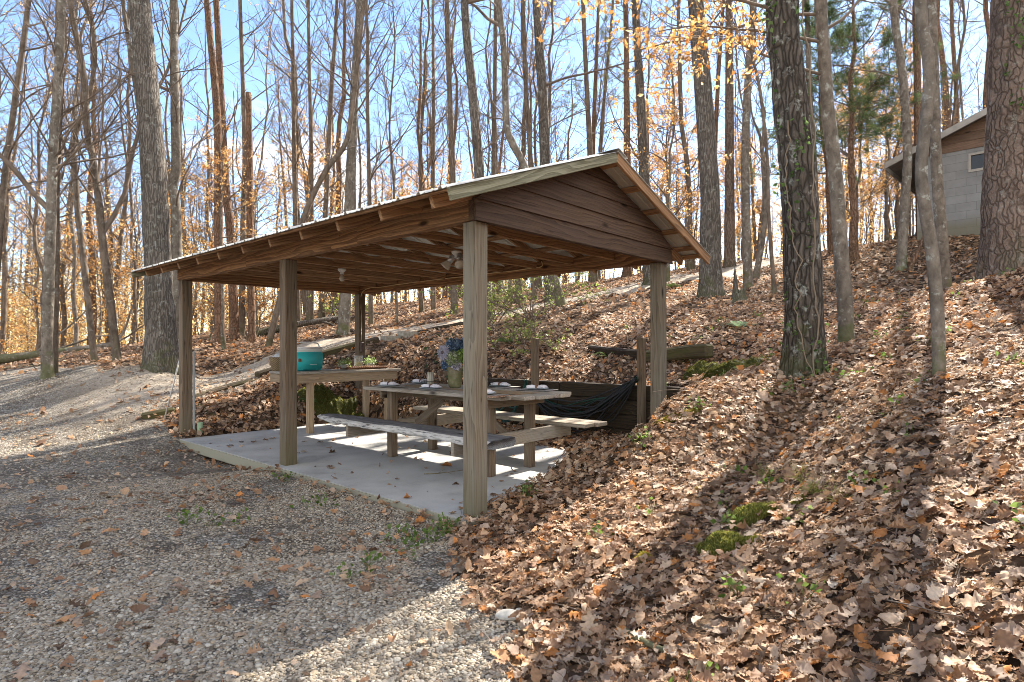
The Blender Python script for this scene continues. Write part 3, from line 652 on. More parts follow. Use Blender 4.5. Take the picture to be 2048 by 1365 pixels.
def needle_tufts(acc, C, size, pal, g, per=14):
    n = len(C); C = np.repeat(C, per, 0); d = unit(g.normal(0, 1, (n * per, 3)) + [0, 0, .25]); r = unit(np.cross(d, g.normal(0, 1, (n * per, 3))))
    s = size * g.uniform(.7, 1.3, n * per)[:, None]
    V = np.stack([C - r * .004, C + r * .004, C + d * s], 1).reshape(-1, 3)
    col = np.repeat(pal[g.integers(0, len(pal), n)], per, 0) * g.uniform(.75, 1.2, (n * per, 1))
    acc.add(V, np.arange(n * per * 3).reshape(-1, 3), np.repeat(col, 3, 0))
def pick(P, n, g, lo=0.):
    """n random points on polylines"""
    m, k, _ = P.shape; a = g.integers(0, m, n); t = g.uniform(lo, .999, n) * (k - 1); i = t.astype(int); f = (t - i)[:, None]
    return P[a, i] * (1 - f) + P[a, i + 1] * f
def trunk_mesh(pts, rad, sides, g, rough=.05, flare=.0, lump=2.5):
    V, Q = tubes(pts[None], rad[None], sides); k = len(pts)
    cen = np.repeat(pts, sides, 0); d = V - cen; a = np.tile(np.arange(sides), k) * 2 * math.pi / sides; z = cen[:, 2] - pts[0, 2]; sd = g.uniform(0, 99)
    r0 = np.repeat(rad, sides)
    n = fbm(np.c_[np.cos(a) * 1.6 + sd, np.sin(a) * 1.6, z * lump], 3, 4) * rough + fbm(np.c_[np.cos(a) * 5 + sd, np.sin(a) * 5, z * 1.2], 2, 14) * rough * .6
    fl = flare * np.exp(-z / (r0[0] * 1.3)) * (1 + .55 * np.cos(a * 5 + sd) + .3 * np.cos(a * 3 + 2 * sd))
    V = cen + d * (1 + n + fl)[:, None]
    top = (np.arange(sides) + (k - 1) * sides)[None]
    return V, [Q, top]
def tree_path(px, Y, ht, lean_y=0., below=True):
    """picture waypoints (base first) at distance Y -> trunk polyline from the ground to the top"""
    P = np.array([P3(x, y, Y) for x, y in px])
    if below:
        for _ in range(4):
            x0, z0 = P[0, 0], P[0, 2]; zg = hz(x0, Y)
            if z0 > zg + .05:
                d = P[1] - P[0]; q = P[0] - d * (z0 - zg) / max(d[2], .2) * .999
                P = np.vstack([q, P]); break
            P[0, 2] = zg; break
    P[0, 2] = hz(P[0, 0], Y)
    P[:, 1] += lean_y * (P[:, 2] - P[0, 2])
    d = P[-1] - P[-2]; d = d / np.linalg.norm(d); top = P[0, 2] + ht
    if P[-1, 2] < top:
        d2 = d * .5 + np.array([0, 0, .5]); n = 4; st = (top - P[-1, 2]) / n
        for i in range(n): P = np.vstack([P, P[-1] + d2 / d2[2] * st + np.array([random.uniform(-.2, .2), random.uniform(-.2, .2), 0])])
    P[0, 2] -= .12
    return smooth_path(P, max(24, int((P[-1, 2] - P[0, 2]) * 3.2)))
def vis_top(Y): return HC + .62 * Y + .6
FRAMEZ = lambda Y: HC + (CY / F) * Y

def tree(name, label, px, Y, wpx, bk, ht=19., kind='bare', limbs=16, seed=0, lean_y=0., group=None, first=.35, l1=2.6, taper=1., crown=True, cat='tree', el=(25, 62), leaves=0, pal=None, stub=False, flare=.45, m2=5, m3=4, bright=None, extra=None, lsize=.075, below=True):
    g = np.random.default_rng(1000 + seed); pts = tree_path(px, Y, ht, lean_y, below); base = pts[0].copy() + [0, 0, .12]
    r0 = wpx * Y / F / 2; z = pts[:, 2] - pts[0, 2]; tt = z / z[-1]
    rad = r0 * (1.08 - .42 * np.clip(z / 9, 0, 1) * taper) * np.clip((1 - tt) / .5, .12, 1) ** .8
    if stub: rad = r0 * (1.08 - .3 * tt)
    root_ = empty(name, tuple(base), 0, label, cat, group)
    near = wpx > 40; sides = 40 if wpx > 60 else 22 if near else 12
    if near: pts2 = smooth_path(pts, int(z[-1] * (14 if wpx > 60 else 8))); rad2 = np.interp(pts2[:, 2], pts[:, 2], rad)
    else: pts2, rad2 = pts, rad
    V, Fc = trunk_mesh(pts2 - base, rad2, sides, g, .07 if near else .06, flare)
    fast_mesh('trunk', V, Fc, BK[bk], root_)
    loc = pts - base; zt = loc[-1, 2]; vt = max(3., min(zt * .97, vis_top(Y + 0) - base[2]))
    acc = Acc(); fol = Acc(); hlo = max(1.2, first * vt)
    if limbs and not stub:
        o = limb_set(acc, loc, rad, g, limbs, hlo, vt, l1, el, m2, m3)
        if leaves: leaf_cards(fol, pick(o[-1], leaves, g, .3), lsize, ORANGE if pal is None else pal, g)
    if extra:
        for (zz, azim, elv, ln, r1) in extra:      # a heavy limb seen in the photograph
            S = np.array([[np.interp(zz, loc[:, 2], loc[:, c]) for c in range(3)]]); a = R(azim); e = R(elv)
            P1 = grow(S, np.array([[math.cos(a) * math.cos(e), math.sin(a) * math.cos(e), math.sin(e)]]), np.array([ln]), 14, .09, .02, g)
            acc.add(*tubes(P1, (r1 * np.linspace(1, .3, 14))[None], 8))
            s, d, par, t = children(P1, 12, g, .3); P2 = grow(s, d, np.full(12, ln * .3), 7, .13, .05, g); acc.add(*tubes(P2, np.full((12, 1), r1 * .28) * np.linspace(1, .25, 7)[None], 5))
            s, d, par, t = children(P2, 5, g, .2); P3_ = grow(s, d, np.full(len(s), ln * .12), 5, .13, .05, g); acc.add(*tubes(P3_, np.full((len(s), 1), .005) * np.linspace(1, .5, 5)[None], 3))
    if crown and not stub and zt > vt + 2:
        if kind == 'pine':
            o = limb_set(acc, loc, rad, g, 22, max(vt, zt * .62), zt * .98, 2.6, (5, 40), 5, 0, rmin=.006)
            needle_tufts(fol, pick(o[-1], 420, g, .3), .26, PINEG, g, 9)
        else:
            limb_set(acc, loc, rad, g, 14, vt, zt * .97, 3.2, (30, 65), 6, 3, rmin=.005)
    elif kind == 'pine' and not stub: pass
    if kind == 'lowpine':
        o = limb_set(acc, loc, rad, g, 10, hlo * 1.3, vt, 2.4, (-5, 30), 5, 3); needle_tufts(fol, pick(o[-1], 260, g, .4), .20, np.vstack([PINEG, GREENY]), g, 10)
    acc.build('crown', TWIG, root_)
    fol.build('foliage', [NEEDLE if kind in ('pine', 'lowpine') else LEAF_T], root_, usecol=True, smooth=False)
    return root_

TREES = [
 # left of the shelter
 ('bare_tree', 'slim grey tree leaning out of the picture edge, leftmost of all', [(-8,560),(0,457),(11,343),(26,229),(57,0)], 13., 13, 'brown', dict(first=.3, limbs=14)),
 ('bare_tree', 'twin stemmed grey tree standing on the leaves at the far left', [(95,757),(94,690),(98,560),(102,430),(106,300),(116,170),(123,0)], 11., 19, 'smooth', dict(first=.4, limbs=14, extra=[(3.1, 200, 50, 3.5, .05)])),
 ('bare_tree', 'second stem close beside the twin stemmed grey tree', [(108,752),(109,640),(112,480),(113,340),(121,180),(117,0)], 11.3, 13, 'brown', dict(limbs=10)),
 ('bare_tree', 'thin sinuous tree bending left then right, left of the thick grey trunk', [(191,733),(180,640),(166,514),(155,420),(151,343),(146,290),(160,240),(176,200),(189,130),(186,60),(170,0)], 12.5, 11, 'brown', dict(limbs=12)),
 ('forked_tree', 'slender forked tree curving left up beside the sinuous one', [(236,722),(222,620),(206,486),(197,400),(184,310),(174,257),(166,143),(140,0)], 12., 14, 'brown', dict(limbs=12, extra=[(2.6, 40, 58, 6.5, .05)])),
 ('bare_tree', 'slender stem passing just behind the thick grey trunk', [(310,560),(300,450),(290,330),(283,257),(262,110),(246,0)], 13., 11, 'smooth', dict(limbs=10)),
 ('large_tree', 'thick straight grey trunk at the left end of the shelter', [(325,737),(320,640),(314,480),(306,330),(297,200),(286,80),(279,-40)], 11.5, 50, 'grey', dict(limbs=3, first=.85, ht=24)),
 ('bare_tree', 'crooked grey tree with a knob, right behind the thick left trunk', [(356,700),(354,570),(352,420),(346,375),(353,330),(350,200),(347,0)], 13., 20, 'smooth', dict(limbs=14, extra=[(6., 190, 25, 1.6, .04)])),
 ('pine', 'tall reddish pine left of its twin, above the roof end', [(440,690),(437,457),(434,230),(414,0)], 16., 18, 'redpine', dict(kind='pine', limbs=4, ht=24)),
 ('pine', 'reddish pine leaning close to the right of its twin', [(470,681),(462,480),(452,380),(444,230),(432,0)], 17., 17, 'redpine', dict(kind='pine', limbs=4, ht=24)),
 ('bare_tree', 'slim brown tree between the reddish twin pines and the broken snag', [(483,690),(486,450),(489,286),(480,0)], 18., 11, 'brown', dict(limbs=14, leaves=60, lsize=.1)),
 ('dead_snag', 'reddish dead trunk with a broken off top', [(505,692),(500,470),(499,300),(497,186)], 16., 14, 'redpine', dict(stub=True, ht=5.9, crown=False, limbs=0)),
 ('bare_tree', 'grey tree with upswept limbs left of the dark leaning trunk', [(596,645),(593,540),(591,440),(588,280),(586,120),(584,0)], 20., 11, 'brown', dict(limbs=18)),
 ('bare_tree', 'straight dark tree in the gap above the middle of the left roof', [(622,642),(623,343),(619,150),(617,0)], 20., 10, 'brown', dict(limbs=16)),
 ('leaning_tree', 'dark trunk leaning strongly to the right above the roof', [(560,600),(606,440),(650,345),(690,290),(704,220),(716,120),(728,0)], 14.5, 12, 'brown', dict(limbs=14)),
 ('bare_tree', 'slim tree just left of the leaning dark trunk, tilting right', [(642,646),(651,428),(662,200),(674,0)], 20., 11, 'brown', dict(limbs=16)),
 ('bare_tree', 'stout brown trunk above the roof, widest left of the ridge', [(690,600),(700,390),(708,205),(720,0)], 15., 22, 'smooth', dict(limbs=12)),
 ('bare_tree', 'thin pale tree hugging the right of the stout brown trunk', [(741,560),(739,402),(735,200),(735,82),(733,0)], 17., 9, 'brown', dict(limbs=18)),
 ('sapling', 'very thin sapling with fine twigs over the roof middle', [(792,560),(788,380),(779,250),(790,100),(786,0)], 17., 5, 'brown', dict(limbs=26, ht=13, l1=1.8)),
 ('bare_tree', 'thin upright tree with many side twigs left of the straight brown pole', [(867,607),(866,361),(867,180),(866,0)], 21., 9, 'brown', dict(limbs=22)),
 ('bare_tree', 'straight brown pole of a trunk left of the grey leaning column', [(909,625),(905,349),(899,180),(894,0)], 18., 14, 'brown', dict(limbs=14)),
 ('large_tree', 'grey column leaning left above the roof slope', [(966,480),(958,340),(944,170),(929,0)], 14., 22, 'grey', dict(limbs=8, ht=23, extra=[(7.6, 5, 10, 4.5, .045)])),
 ('bare_tree', 'dark thin trunk between the grey column and the elbow tree', [(986,600),(987,336),(990,150),(991,0)], 20., 11, 'brown', dict(limbs=14)),
 ('elbow_tree', 'mottled tree bending sharply at an elbow above the roof', [(1088,470),(1066,380),(1045,324),(1024,285),(1013,245),(1008,103),(997,0)], 14., 16, 'smooth', dict(limbs=10, extra=[(6.6, 150, 35, 3.5, .04)])),
 ('bare_tree', 'brown trunk right of the elbow tree, left of the mossy trunk', [(1067,580),(1061,324),(1051,164),(1046,0)], 19., 11, 'brown', dict(limbs=14)),
 ('large_tree', 'mossy grey trunk standing behind the roof left of the ridge', [(1103,582),(1093,400),(1090,318),(1086,205),(1073,0)], 17., 24, 'grey', dict(limbs=10, ht=23, extra=[(6.2, -8, 5, 3.4, .04)])),
 ('pine', 'slender pine with green tufts left of a close pair', [(1188,566),(1180,304),(1175,205),(1166,0)], 22., 13, 'brown', dict(kind='lowpine', limbs=6, ht=22)),
 ('pine', 'thin brown pine, left one of the close pair by the ridge', [(1183,566),(1186,304),(1192,140),(1197,0)], 24., 11, 'redpine', dict(kind='lowpine', limbs=6)),
 ('pine', 'thin pine leaning right, right one of the close pair by the ridge', [(1196,562),(1201,301),(1212,160),(1226,0)], 24., 9, 'brown', dict(kind='lowpine', limbs=6)),
 ('pine', 'straight reddish pine rising right behind the ridge', [(1254,557),(1254,308),(1253,150),(1251,0)], 22., 16, 'redpine', dict(kind='lowpine', limbs=4, ht=25, first=.6)),
 ('large_tree', 'grey trunk with a swollen knot behind the ridge of the roof', [(1300,552),(1289,357),(1280,180),(1271,0)], 17., 22, 'grey', dict(limbs=8, ht=23)),
 ('large_tree', 'mottled grey trunk leaning left by the low end of the gable', [(1421,597),(1421,480),(1419,369),(1410,230),(1402,130),(1391,0)], 13.5, 40, 'grey', dict(limbs=6, first=.7, ht=24)),
 ('pine', 'slim reddish pine behind the mottled grey trunk', [(1424,545),(1430,300),(1437,150),(1447,0)], 21., 10, 'redpine', dict(kind='pine', limbs=3)),
 ('pine', 'straight brown pine right of the mottled grey trunk', [(1459,534),(1459,400),(1459,200),(1458,0)], 20., 20, 'pine', dict(kind='lowpine', limbs=4, ht=25, first=.65)),
 ('bare_tree', 'greyish tree with a mossy foot behind the broken stump', [(1497,580),(1492,440),(1491,278),(1498,130),(1507,0)], 14.5, 17, 'smooth', dict(limbs=8, first=.6)),
 ('crooked_tree', 'crooked short stem bowing right beside the mossy footed tree', [(1509,560),(1526,470),(1530,390),(1523,290),(1516,262)], 16., 11, 'smooth', dict(limbs=5, ht=5.2, crown=False, first=.7, l1=1.5)),
 ('sapling', 'thin dark sapling just left of the big ivy clad oak', [(1550,590),(1538,440),(1534,312),(1520,180),(1500,90)], 13., 7, 'brown', dict(limbs=14, ht=9, l1=1.6, crown=False)),
 ('oak', 'big dark oak with furrowed bark and ivy on the bank', [(1608,742),(1607,640),(1605,557),(1600,445),(1592,334),(1581,210),(1572,111),(1564,-20)], 6.1, 66, 'oak', dict(limbs=0, crown=False, first=.95, ht=22, flare=.42)),
 ('bare_tree', 'pale slim trunk partly behind the big oak on its right', [(1636,520),(1628,334),(1620,200),(1613,0)], 16., 12, 'smooth', dict(limbs=8)),
 ('bare_tree', 'spotted grey tree with a swollen mossy base right of the oak', [(1693,686),(1690,612),(1684,530),(1678,445),(1669,330),(1656,223),(1648,100),(1641,0)], 7.3, 26, 'smooth', dict(limbs=5, first=.75, ht=17, crown=False, extra=[(3.9, 15, 30, 2.2, .022)])),
 ('bare_tree', 'grey tree beside the leaning dead stick in front of the shed eave', [(1801,541),(1808,430),(1815,312),(1809,200),(1804,139),(1786,0)], 13.2, 17, 'smooth', dict(limbs=6, first=.5, crown=False)),
 ('pine', 'reddish pine rising behind the shed eave', [(1842,470),(1837,295),(1834,120),(1832,0)], 17., 15, 'redpine', dict(kind='lowpine', limbs=4, first=.6)),
 ('bare_tree', 'lichen spotted tree crossing the shed corner, rear one of two', [(1893,603),(1884,480),(1873,334),(1868,180),(1862,0)], 9.5, 20, 'smooth', dict(limbs=5, first=.7, crown=False)),
 ('crooked_tree', 'bowed slim tree with a crook, front one crossing the shed corner', [(1879,768),(1876,640),(1866,520),(1852,430),(1842,345),(1849,260),(1859,167),(1853,90),(1840,0)], 4.3, 22, 'smooth', dict(limbs=4, first=.85, ht=11, l1=1.5, crown=False)),
 ('pine', 'massive plated pine trunk at the right edge with ivy', [(2020,550),(2021,470),(2024,330),(2027,200),(2029,80),(2031,-30)], 7.9, 88, 'pine', dict(kind='pine', limbs=0, ht=25, flare=.13)),
]
ROOTS = {}
for i, (nm, lb, px, Y, w_, bk, kw) in enumerate(TREES):
    ROOTS[lb] = tree(nm, lb, px, Y, w_, bk, seed=i, **kw)
    if nm == 'oak': oak_root, oak_px = ROOTS[lb], px

# unseen oak crown added to dapple the foreground; the low orange limbs show
def oak_crown():
    g = np.random.default_rng(99); pts = tree_path(oak_px, 6.1, 22); loc = pts - (pts[0] + [0, 0, .12]); rad = np.interp(loc[:, 2], [0, 9, 22], [.17, .12, .03]); acc = Acc(); fol = Acc()
    o = limb_set(acc, loc, rad, g, 20, 4.9, 15, 1.6, (10, 55), 6, 5, rmin=.005); leaf_cards(fol, pick(o[-1], 1500, g, .3), .12, LITTER_OAK, g)
    for z0, az, ln in ((3.75, 178, 2.3), (4.25, 200, 2.0), (4.5, 160, 2.6), (4.1, 230, 1.6)):
        S = np.array([[np.interp(z0, loc[:, 2], loc[:, c]) for c in range(3)]]); a = R(az); P1 = grow(S, np.array([[math.cos(a), math.sin(a), .12]]), np.array([ln]), 12, .10, .0, g); acc.add(*tubes(P1, (.018 * np.linspace(1, .3, 12))[None], 6))
        s, d, par, t = children(P1, 11, g, .2, (30, 65), .5); P2 = grow(s, d, np.full(11, .75), 7, .13, -.02, g); acc.add(*tubes(P2, np.full((11, 1), .006) * np.linspace(1, .4, 7)[None], 4))
        s, d, par, t = children(P2, 5, g, .2, (30, 65), .5); P3b = grow(s, d, np.full(len(s), .3), 4, .13, -.02, g); acc.add(*tubes(P3b, np.full((len(s), 1), .003) * np.linspace(1, .5, 4)[None], 3))
        leaf_cards(fol, pick(P3b, 210, g, .2), .08, ORANGE, g, .6)
    acc.build('crown', TWIG, oak_root); fol.build('foliage', LEAF_T, oak_root, usecol=True, smooth=False)
LITTER_OAK = np.array([(.36, .22, .12), (.30, .18, .09), (.42, .27, .15)])
oak_crown()

# leafy boughs added to the spotted tree to shade and dapple the near gravel
def leafy_boughs():
    t = [q for q in TREES if q[1].startswith('spotted grey tree')][0]; g = np.random.default_rng(98); ht = 17; pts = tree_path(t[2], t[3], ht); base = pts[0] + [0, 0, .12]; loc = pts - base; acc = Acc(); fol = Acc()
    for z0, az, ln in ((3.35, 178, 2.0), (3.75, 190, 2.2), (4.1, 172, 2.3), (4.45, 184, 2.1), (4.9, 178, 2.2)):
        S = np.array([[np.interp(z0, loc[:, 2], loc[:, c]) for c in range(3)]]); a = R(az); P1 = grow(S, np.array([[math.cos(a), math.sin(a), .16]]), np.array([ln]), 12, .09, .0, g); acc.add(*tubes(P1, (.02 * np.linspace(1, .3, 12))[None], 6))
        s, d, par, tt = children(P1, 14, g, .2, (30, 65), .4); P2 = grow(s, d, np.full(14, .9), 7, .13, 0., g); acc.add(*tubes(P2, np.full((14, 1), .006) * np.linspace(1, .4, 7)[None], 4))
        s, d, par, tt = children(P2, 6, g, .2, (30, 65), .4); P3b = grow(s, d, np.full(len(s), .35), 4, .13, 0., g); acc.add(*tubes(P3b, np.full((len(s), 1), .003) * np.linspace(1, .5, 4)[None], 3))
        leaf_cards(fol, pick(P3b, 330, g, .1), .08, ORANGE, g, .6)
    acc.build('bough', TWIG, ROOTS[t[1]]); fol.build('foliage', LEAF_T, ROOTS[t[1]], usecol=True, smooth=False)
leafy_boughs()
# ---------------------------------------------------------------- woods behind
def wood_variant(name, seed, ht, r0, limbs, kind):
    g = np.random.default_rng(seed); n = 16; z = np.linspace(0, ht, n)
    x = np.cumsum(g.normal(0, .10, n)) * .8; y = np.cumsum(g.normal(0, .10, n)) * .8; x -= x[0]; y -= y[0]
    pts = np.c_[x, y, z - .15]; rad = r0 * (1.1 - .95 * (z / ht) ** 1.1) + .006
    acc = Acc(); V, Fc = trunk_mesh(pts, rad, 8, g, .05, .35); acc.add(V, Fc, None, 0)
    a2 = Acc()
    hlo = ht * (.5 if kind == 'pine' else .16)
    o = limb_set(a2, pts, rad, g, limbs, hlo, ht * .97, 2.2 if kind != 'pine' else 1.9, (0, 35) if kind == 'pine' else (25, 62), 5, 3 if kind != 'pine' else 2, rmin=.004)
    V2 = np.concatenate(a2.V)
    for k, fl in a2.F.items():
        pass
    off = 0
    acc.add(V2, [np.concatenate(f) for f in a2.F.values()], None, 1)
    fa = Acc()
    if kind == 'pine': needle_tufts(acc2 := Acc(), pick(o[-1], 230, g, .4), .22, np.vstack([PINEG, GREENY]), g, 8); fa = acc2
    if kind == 'orange': leaf_cards(fa, pick(o[-1], 480, g, .3), .062, ORANGE, g)
    if kind == 'green': leaf_cards(fa, pick(o[-1], 500, g, .3), .06, np.vstack([GREENY, YGREEN * .8]), g)
    if fa.V: acc.add(np.concatenate(fa.V), [np.concatenate(f) for f in fa.F.values()], np.concatenate(fa.C), 2)
    return acc
def variant_obj(name, acc, mats):
    return acc.build(name, mats, None, True, usecol=True)
def place_copies(srcs, spots, label, cat, group, g, smin=.8, smax=1.2, tilt=.05):
    out = []
    for k, (X, Y) in enumerate(spots):
        s = srcs[k % len(srcs)]; o = s if not s.get('placed') else s.copy()
        if o is not s: COL.objects.link(o)
        s['placed'] = 1
        sc_ = g.uniform(smin, smax); o.location = (X, Y, hz(X, Y) - .03); o.rotation_euler = (g.normal(0, tilt), g.normal(0, tilt), g.uniform(0, 6.28)); o.scale = (sc_, sc_, sc_)
        tag(o, label(X, Y) if callable(label) else label, cat, group(X, Y) if callable(group) else group); out.append(o)
    return out
def free_spot(X, Y):
    u, v = UV(np.array([X]), np.array([Y]))
    return road_dist(u, v)[0] > 1.5 and not (-1.5 < u[0] < 8 and -8 < v[0] < 6)
gW = np.random.default_rng(77)
def spots(n, xr, Yr, power=1.):
    out = []
    while len(out) < n:
        Y = Yr[0] + (Yr[1] - Yr[0]) * gW.uniform() ** power; x = gW.uniform(*xr); X = (x - CX) / F * Y
        if free_spot(X, Y): out.append((X, Y))
    return out
def zone(X, Y):
    x = CX + F * X / Y
    return 'far left of the shelter' if x < 330 else 'behind the shelter roof' if x < 1300 else 'on the hill right of the shelter'
KM = [[BK['brown'], TWIG, LEAF_T], [BK['smooth'], TWIG, LEAF_T], [BK['redpine'], TWIG, NEEDLE]]
vb = [variant_obj('bare_tree', wood_variant('b', 100 + i, gW.uniform(14, 19), gW.uniform(.05, .095), 30, 'bare'), KM[i % 2]) for i in range(7)]
vo_ = [variant_obj('bare_tree', wood_variant('o', 200 + i, gW.uniform(9, 14), gW.uniform(.05, .09), 30, 'orange'), KM[0]) for i in range(4)]
vp = [variant_obj('pine', wood_variant('p', 300 + i, gW.uniform(17, 21), gW.uniform(.11, .15), 30, 'pine'), KM[2]) for i in range(4)]
for o in vb + vo_ + vp: o['placed'] = 0
place_copies(vb, spots(20, (-420, 420), (19, 42)) + spots(29, (330, 1320), (24, 44)) + spots(13, (1300, 2350), (20, 40)),
             lambda X, Y: 'thin bare grey brown tree deep in the wood ' + zone(X, Y), 'tree', lambda X, Y: 'thin bare trees in the wood ' + zone(X, Y), gW)
place_copies(vo_, spots(16, (-400, 380), (17, 36)) + spots(14, (330, 1200), (20, 36)) + spots(14, (1280, 2250), (19, 34)),
             lambda X, Y: 'slight tree still holding some orange leaves ' + zone(X, Y), 'tree', lambda X, Y: 'slight trees with some orange leaves ' + zone(X, Y), gW)
place_copies(vp, spots(6, (-300, 420), (20, 40)) + spots(14, (560, 1320), (23, 42)) + spots(6, (1450, 2000), (22, 40)),
             lambda X, Y: 'tall thin pine with sparse green tufts ' + zone(X, Y), 'tree', lambda X, Y: 'tall thin pines with sparse tufts ' + zone(X, Y), gW)
# young beeches full of orange leaves
def beech_variant(seed, ht, leaves):
    g = np.random.default_rng(seed); n = 12; z = np.linspace(0, ht, n); pts = np.c_[np.cumsum(g.normal(0, .06, n)), np.cumsum(g.normal(0, .06, n)), z - .1]
    rad = .035 * ht / 5 * (1.1 - z / ht) + .005; root_ = empty('beech_sapling', (0, 0, 0)); acc = Acc()
    V, Fc = trunk_mesh(pts, rad, 7, g, .04, .2); fast_mesh('trunk', V, Fc, BK['smooth'], root_)
    o = limb_set(acc, pts, rad, g, 26, ht * .12, ht * .97, ht * .30, (5, 45), 6, 4, flat=.5); acc.build('crown', TWIG, root_)
    fol = Acc(); leaf_cards(fol, np.concatenate([pick(o[-1], int(leaves * 1.8), g, .2), pick(o[1], leaves // 2, g, .3)]), .066, ORANGE, g, .5); fol.build('foliage', LEAF_T, root_, usecol=True, smooth=False)
    return root_
def copy_tree(o, parent=None):
    c = o.copy(); COL.objects.link(c); c.parent = parent
    for ch in o.children: copy_tree(ch, c)
    return c
bv = [beech_variant(400 + i, h, n) for i, (h, n) in enumerate([(4.5, 900), (6., 1300), (3.2, 600), (7.5, 1600)])]
used = set()
def put_beech(k, X, Y, s, label, group, rz):
    src = bv[k % 4]
    if k % 4 in used: o = copy_tree(src)
    else: o = src; used.add(k % 4)
    o.location = (X, Y, hz(X, Y)); o.scale = (s, s, s); o.rotation_euler = (0, 0, rz); tag(o, label, 'tree', group); return o
for k, (X, Y) in enumerate(spots(30, (-330, 330), (17, 34)) + spots(10, (330, 720), (17, 26)) + spots(7, (720, 1180), (24, 32)) + spots(9, (1270, 1500), (19, 30)) + spots(14, (1580, 1840), (18, 30))):
    zz = zone(X, Y); put_beech(int(gW.integers(0, 4)), X, Y, gW.uniform(.7, 1.15), 'young beech covered in papery orange leaves ' + zz, 'orange young beeches ' + zz, gW.uniform(0, 6.28))
put_beech(1, *P3(1335, 520, 17.)[:2], 1.15, 'tall young beech with orange leaves beside the low end of the gable', None, 1.)
put_beech(3, *P3(1345, 540, 23.)[:2], 1.1, 'tallest orange beech, behind the swollen knotted trunk', None, 2.)
for k, (x, Y, s) in enumerate([(1640, 20., .8), (1690, 23., .95), (1725, 20.5, .7), (1765, 24., .9), (1600, 25., .9), (1580, 21., .6), (400, 19., .7), (520, 21., .8), (590, 24., .9), (655, 23., .8), (1540, 26., .9), (1380, 27., 1.)]):
    X = (x - CX) / F * Y; zz = zone(X, Y); put_beech(k, X, Y, s, 'young beech covered in papery orange leaves ' + zz, 'orange young beeches ' + zz, k * 1.3)
put_beech(3, *P3(455, 700, 15.)[:2], .75, 'orange beech in front of the reddish twin pines', None, 3.)

# dark green cedar
def cedar(x, Y, ht, label, seed):
    g = np.random.default_rng(seed); X = (x - CX) / F * Y; root_ = empty('cedar', (X, Y, hz(X, Y)), 0, label, 'tree')
    n = 14; z = np.linspace(0, ht, n); pts = np.c_[np.cumsum(g.normal(0, .04, n)), np.cumsum(g.normal(0, .04, n)), z - .1]; rad = .09 * (1.1 - z / ht) + .01
    V, Fc = trunk_mesh(pts, rad, 10, g, .05, .2); fast_mesh('trunk', V, Fc, BK['redpine'], root_); acc = Acc()
    o = limb_set(acc, pts, rad, g, 56, ht * .32, ht * .97, 2.1, (0, 35), 7, 5, up=.02, flat=.4); acc.build('crown', TWIG, root_)
    fol = Acc(); pal = np.array([(.085, .14, .05), (.12, .18, .06), (.06, .10, .045), (.16, .21, .075)])
    C = np.concatenate([pick(o[2], 2700, g, .2), pick(o[1], 500, g, .4)]); needle_tufts(fol, C, .17, pal, g, 10); fol.build('foliage', NEEDLE, root_, usecol=True, smooth=False)
cedar(1715, 15.0, 7.9, 'dark green cedar standing between the oak and the shed', 61)
cedar(1668, 18, 6.8, 'smaller dark cedar seen just right of the pale trunk behind the oak', 62)

# leafy shrub behind the table and a low one near it
def shrub(name, x, y, Y, ht, wd_, n, pal, label, seed, lsz=.045, stems=14, el=(25, 75)):
    g = np.random.default_rng(seed); X = (x - CX) / F * Y; root_ = empty(name, (X, Y, hz(X, Y)), 0, label, 'shrub'); acc = Acc()
    a = g.uniform(0, 6.28, stems); e = np.radians(g.uniform(*el, stems)); d = np.c_[np.cos(a) * np.cos(e), np.sin(a) * np.cos(e), np.sin(e)]
    P1 = grow(np.c_[g.normal(0, .06, stems), g.normal(0, .06, stems), np.full(stems, -.05)], d, g.uniform(.7, 1.2, stems) * ht * 1.25, 9, .16, -.01, g)
    P1[:, :, 0] *= wd_ / ht; acc.add(*tubes(P1, np.full((stems, 1), .011) * np.linspace(1, .35, 9)[None], 5))
    s, d, par, t = children(P1, 7, g, .25); P2 = grow(s, d, np.full(len(s), ht * .38), 6, .16, 0., g); acc.add(*tubes(P2, np.full((len(s), 1), .005) * np.linspace(1, .4, 6)[None], 4))
    s, d, par, t = children(P2, 4, g, .2); Pt = grow(s, d, np.full(len(s), ht * .16), 4, .16, 0., g); acc.add(*tubes(Pt, np.full((len(s), 1), .003) * np.linspace(1, .5, 4)[None], 3))
    acc.build('stems', TWIG, root_); fol = Acc(); C = pick(Pt, n, g, .1); leaf_cards(fol, C, lsz, pal, g, -.2, .6); fol.build('foliage', LEAF_T, root_, usecol=True, smooth=False)
shrub('shrub', 1068, 640, 12.2, 1.35, 1.8, 3200, YGREEN, 'arching shrub with fresh yellow green leaves between the near post and the track', 71)
shrub('shrub', 985, 655, 12.8, .9, 1.2, 1300, YGREEN, 'smaller yellow green shrub mostly hidden by the near post', 72)
shrub('shrub', 1040, 715, 10.6, .55, 1.0, 1100, YGREEN * .85, 'low spreading green shrub above the retaining wall', 73)
shrub('shrub', 694, 628, 20., .9, 1.0, 500, YGREEN * 1.15, 'bright yellow green bush among trunks left of the far post', 74, .09)

